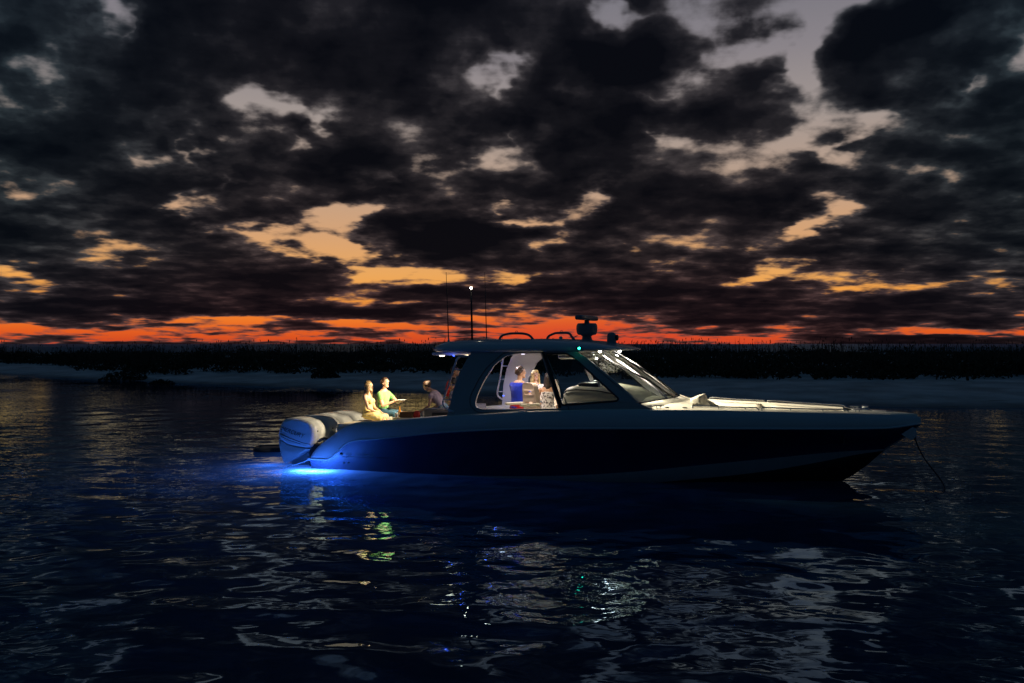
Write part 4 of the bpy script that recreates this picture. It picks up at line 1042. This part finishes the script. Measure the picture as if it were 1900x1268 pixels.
        finish(b2, 'dress', dress, body, base, .012, 2)
    return body
C_YEL = cloth('yellow_dress', (.80, .60, .16), (.86, .74, .40), 26, 'stripe'); C_GRN = cloth('green_tshirt', (.22, .52, .16)); C_JEAN = cloth('blue_denim', (.035, .11, .19), rough=.9)
C_BLUE = cloth('royal_blue_tshirt', (.012, .035, .48)); C_RED = cloth('red_shorts', (.52, .015, .02)); C_REDT = cloth('red_tshirt', (.55, .02, .015)); C_FLOR = cloth('floral_cloth', (.70, .66, .64), (.42, .25, .30), 26, 'print')
C_WHT = cloth('white_print_dress', (.70, .68, .66), (.08, .07, .08), 20, 'print'); C_GRY = cloth('grey_tshirt', (.17, .15, .19)); C_PINK = cloth('pale_top', (.55, .42, .44)); C_TAN = cloth('khaki', (.30, .24, .16)); C_PRT = cloth('patterned_shorts', (.05, .16, .28), (.50, .48, .25), 30, 'print')

def seated(x, y, seat, ang, h_lean=0.0, knee=.42, s=1.0, torso=.44, feet=None, spread=.11):
    """joints of somebody sitting at (x, y) with the seat top at height seat, facing ang (0 = forward along the boat)"""
    f = Vector((math.cos(ang), math.sin(ang), 0)); r = Vector((math.sin(ang), -math.cos(ang), 0)); u = Vector((0, 0, 1))
    P = Vector((x, y, seat + .10 * s)); C = P + (u * math.cos(h_lean) + f * math.sin(h_lean)) * torso * s; N = C + (u * .98 + f * .12 * (1 + 2 * h_lean)) * .11 * s; Hd = N + (u * .97 + f * (.15 + h_lean * .5)) * .15 * s
    J = dict(pelvis=P, chest=C, neck=N, head=Hd, face=f, right=r)
    legs = []
    for q in (1, -1):
        hip = P + r * q * .09 * s; kn = hip + (f * knee + r * q * (spread - .07)) * s + u * .0; kn.z = seat + .07 * s
        an = kn + f * .06 - u * (.42 * s if feet is None else kn.z - feet - .08); legs.append((hip, kn, an))
    J['legs'] = legs
    sw = .185 * s; J['sh'] = [C + r * sw * q - u * .0 for q in (1, -1)]; J['f'], J['r'], J['u'] = f, r, u
    return J
# -- woman in the yellow dress on the stern seat
J = seated(.90, -.62, 1.06, R(4), -.04, feet=.47, s=.95); f, r, u = J['f'], J['r'], J['u']
J['face'] = f + r * .15 - u * .10
J['arms'] = []
for q, sh in zip((1, -1), J['sh']): sh = sh - r * q * .02; J['arms'].append((sh, sh + f * .10 - u * .26 + r * q * .03, sh + f * .36 - u * .40 - r * q * .09))
person('woman in a yellow sundress seated at the stern beside the man in green', J, SKIN, ASH, 'long', None, None, True, C_YEL, s=.95)
# -- man in the green T-shirt holding a plate
J = seated(.96, .02, 1.075, R(-6), .06, feet=.47, s=1.0); f, r, u = J['f'], J['r'], J['u']; J['face'] = f + r * .25 + u * .02
hold = J['pelvis'] + f * .40 + u * .26
J['arms'] = [(J['sh'][0], J['sh'][0] + f * .12 - u * .27 + r * .05, hold + r * .08 - f * .04), (J['sh'][1], J['sh'][1] + f * .24 - u * .22 - r * .06, hold - r * .10 + f * .03)]
J['hdir'] = [f - r * .3, f + r * .5]; J['palm'] = [(0, 0, -1), (0, 0, -1)]
person('man in a green T-shirt and jeans seated at the stern holding a plate', J, SKIN, BROWN, 'short', C_GRN, (C_JEAN, 1.85), s=1.0, hands=(('d', .25), ('d', .25)))
PLATE_AT = hold + f * .11 + u * .018
# -- two people bent over the aft seat by the boarding frame
J = seated(2.78, -.58, .86, R(174), .62, feet=.47, s=.92, torso=.46); f, r, u = J['f'], J['r'], J['u']
for k_ in ('pelvis', 'chest'): J[k_] = J[k_] + u * .36
J['neck'] = J['chest'] + f * .09 + u * .07; J['head'] = J['neck'] + f * .10 + u * .10
J['legs'] = [tuple(Vector(p) + u * (.36 if i == 0 else .1 if i == 1 else 0) for i, p in enumerate(l)) for l in J['legs']]
J['sh'] = [p + u * .34 for p in J['sh']]; J['face'] = f * .70 - u * .68 - r * .2
J['arms'] = [(J['sh'][0], J['sh'][0] + f * .04 - u * .24, J['sh'][0] + f * .20 - u * .36), (J['sh'][1], J['sh'][1] + f * .05 - u * .24, J['sh'][1] + f * .24 - u * .36)]
person('person in a pale top with tied-back hair leaning down over the cockpit table', J, SKIN, BROWN, 'bun', C_PINK, (C_PRT, .9), True, s=.92, sleeve=.3)
J = seated(2.98, -.10, 1.36, R(176), .34, feet=.47, s=.95, torso=.40); f, r, u = J['f'], J['r'], J['u']
for k_ in ('pelvis', 'chest', 'neck', 'head'): J[k_] = J[k_] - u * .16
J['legs'] = [tuple(Vector(p) - u * (.16 if i == 0 else .2 if i == 1 else 0) for i, p in enumerate(l)) for l in J['legs']]
J['sh'] = [p - u * .16 for p in J['sh']]; J['face'] = f * .9 - u * .3
J['arms'] = [(J['sh'][0], J['sh'][0] + f * .06 - u * .26, J['sh'][0] + f * .28 - u * .30), (J['sh'][1], J['sh'][1] + f * .06 - u * .26, J['sh'][1] + f * .28 - u * .30)]
person('dark-haired person in a grey T-shirt seated behind the boarding frame', J, SKIN2, BLACK, 'short', C_GRY, (C_TAN, .9), s=.95)
# -- standing figure in red, half hidden by the pillar
def standing(x, y, z0, ang, h=1.75, lean=0.0):
    s = h / 1.75; f = Vector((math.cos(ang), math.sin(ang), 0)); r = Vector((math.sin(ang), -math.cos(ang), 0)); u = Vector((0, 0, 1))
    P = Vector((x, y, z0 + .93 * s)); C = P + (u * math.cos(lean) + f * math.sin(lean)) * .44 * s; N = C + (u + f * (.1 + lean)) * .11 * s; Hd = N + (u + f * (.12 + lean * .5)) * .145 * s
    J = dict(pelvis=P, chest=C, neck=N, head=Hd, face=f, right=r, f=f, r=r, u=u)
    J['sh'] = [C + r * .185 * s * q for q in (1, -1)]
    J['legs'] = [(P + r * q * .09 * s, P + r * q * .10 * s - u * .43 * s + f * .02, P + r * q * .11 * s - u * .85 * s) for q in (1, -1)]
    return J
J = standing(2.10, 1.36, .45, R(4), 1.80, .24); f, r, u = J['f'], J['r'], J['u']
J['arms'] = [(sh, sh + f * .06 - u * .28, sh + f * .16 - u * .5) for sh in J['sh']]
person('person in a red T-shirt standing half hidden behind the rear cabin pillar', J, SKIN2, BROWN, 'short', C_REDT, (C_TAN, .9), s=1.05)
# -- inside the cabin
J = seated(4.50, -.52, 1.27, R(62), .10, feet=.47, s=1.12); f, r, u = J['f'], J['r'], J['u']; J['face'] = f * .8 + r * .6 
J['arms'] = [(sh, sh + f * .10 - u * .27 + r * q * .03, sh + f * .32 - u * .28) for q, sh in zip((1, -1), J['sh'])]
person('man in a royal blue T-shirt and red shorts sitting behind the helm seat', J, SKIN2, BROWN, 'short', C_BLUE, (C_RED, .95), s=1.12)
J = standing(4.60, .52, .45, R(-62), 1.74, .0); f, r, u = J['f'], J['r'], J['u']; J['face'] = f - r * .2 - u * .05
J['arms'] = [(sh, sh - u * .27 + r * q * .05, sh - u * .33 + f * .22) for q, sh in zip((1, -1), J['sh'])]
person('blonde woman in a pale floral top standing in the cabin facing the camera', J, SKIN, BLOND, 'mid', C_FLOR, (C_JEAN, 1.8), True, s=.97, sleeve=.5)
J = standing(5.24, -.66, .45, R(95), 1.72, .08); f, r, u = J['f'], J['r'], J['u']; J['face'] = f - r * .35
J['arms'] = [(sh, sh - u * .25 + r * q * .06, sh - u * .34 + f * .2) for q, sh in zip((1, -1), J['sh'])]
person('dark-haired woman in a white patterned dress standing at the helm with her back turned', J, SKIN2, BLACK, 'long', None, None, True, C_WHT, s=.93)

# ------------------------------------------------------------------ loose things aboard
def place(o, p, rz=0.0):
    o.matrix_world = BM @ Matrix.Translation(p) @ Matrix.Rotation(rz, 4, 'Z'); return o
def lathe0(name, prof, mat, n=16): return lathe(name, prof, mat, None, (0, 0, 0), n)
M_CHINA = simple('white_china', (.78, .77, .73), .25); M_CARD = simple('brown_box', (.20, .095, .04), .7, var=.25, vscale=12); M_RBAG = simple('red_bag', (.62, .03, .015), .5, bump=.02, bscale=14); M_AMBER = simple('amber_bottle', (.42, .17, .02), .15); M_PAPER = simple('label_paper', (.75, .66, .40), .7); M_CUP = simple('frosted_cup', (.72, .72, .70), .3)
tag(place(lathe0('plate', [(.03, 0), (.07, .004), (.115, .022), (.12, .026), (.112, .024), (.068, .009), (.01, .008)], M_CHINA, 24), PLATE_AT), 'white plate held by the man in green', 'plate')
b = place(lathe0('bottle', [(.03, 0), (.034, .01), (.034, .12), (.028, .15), (.013, .185), (.012, .225), (.014, .23), (.012, .24)], M_AMBER), (1.70, -.62, 1.12)); tag(b, 'amber glass bottle standing at the aft end of the cockpit table', 'bottle')
lathe('paper_label', [(.0345, .04), (.0352, .042), (.0352, .10), (.0345, .102)], M_PAPER, b, (0, 0, 0), 16)
for (p, lab) in (((1.68, -.76, 1.12), 'white cup standing left of the amber bottle'), ((1.80, -.50, 1.12), 'white cup standing right of the amber bottle'), ((2.06, -.20, 1.12), 'white cup in the middle of the table behind the wooden crate')):
    tag(place(lathe0('cup', [(.028, 0), (.036, .10), (.038, .105), (.034, .10), (.027, .006)], M_CUP), p), lab, 'cup', 'cups on the cockpit table')
cr = place(box('serving_crate', -.16, .16, -.11, .11, 0, .115, M_CARD, None, .008, 2), (1.94, -.70, 1.121)); tag(cr, 'brown wooden serving crate on the near side of the table', 'crate')
box('lid', -.165, .165, -.115, .115, .116, .130, M_TEAK, cr, .004, 2)
bag = box('snack_bag', -.085, .085, -.06, .06, 0, .16, M_RBAG, None, .05, 4, taper=.72); place(bag, (2.20, -.78, 1.121), .3); tag(bag, 'crumpled red snack bag at the forward end of the table', 'bag')
tag(place(box('serving_tray', -.22, .22, -.16, .16, 0, .025, M_CHINA, None, .01, 2), (2.06, .08, 1.121), .1), 'pale serving tray lying across the far side of the table', 'tray')

# ------------------------------------------------------------------ lines and the float behind the engines
M_ROPE = simple('dark_rope', (.03, .03, .032), .85, bump=.01, bscale=90); M_WROPE = simple('pale_rope', (.55, .56, .56), .8, bump=.01, bscale=90)
def W(p): return BM @ Vector(p)
def ground(px, py): d = CAM_H * FPX / (py - 638); return Vector(((px - 950) / FPX * d, d, 0))
al = tube('anchor_line', smooth_pts([W((12.63, 0, .95)), W((12.80, 0, .55)), ground(1752, 906) + Vector((0, 0, .03)), ground(1742, 928) + Vector((0, 0, -.12)), ground(1730, 948) + Vector((0, 0, -.5))], 6), .013, M_ROPE, None, 6)
tag(al, 'dark anchor line running from the bow roller into the water', 'rope')
sl = tube('stern_line', smooth_pts([W((.10, -1.66, .30)), W((-.12, -1.72, .16)), W((-.50, -1.85, .02)), W((-.8, -1.95, -.2))], 6), .010, M_WROPE, None, 6)
tag(sl, 'thin pale line hanging from the swim platform into the glowing water', 'rope')
# low inflatable float drifting behind the engines
fl = bpy.data.objects.new('inflatable_float', None); COL.objects.link(fl)
gp = ground(514, 836); fl.location = gp; fl.rotation_euler = (0, 0, R(8)); fl.scale = (.85, .85, .85)
tag(fl, 'dark low inflatable float lying on the water behind the outboard engines', 'float')
M_PVC = simple('dark_inflatable', (.025, .03, .04), .4, var=.1)
tube('tube_ring', [( .62 * math.copysign(abs(math.cos(a)) ** .6, math.cos(a)), .42 * math.copysign(abs(math.sin(a)) ** .6, math.sin(a)), .05) for a in np.linspace(0, 6.283, 41)[:-1]], .085, M_PVC, fl, 12, True)
box('deck_panel', -.5, .5, -.32, .32, .04, .11, M_PVC, fl, .03)
box('pillow', .22, .58, -.3, .3, .08, .24, M_PVC, fl, .07, 4)
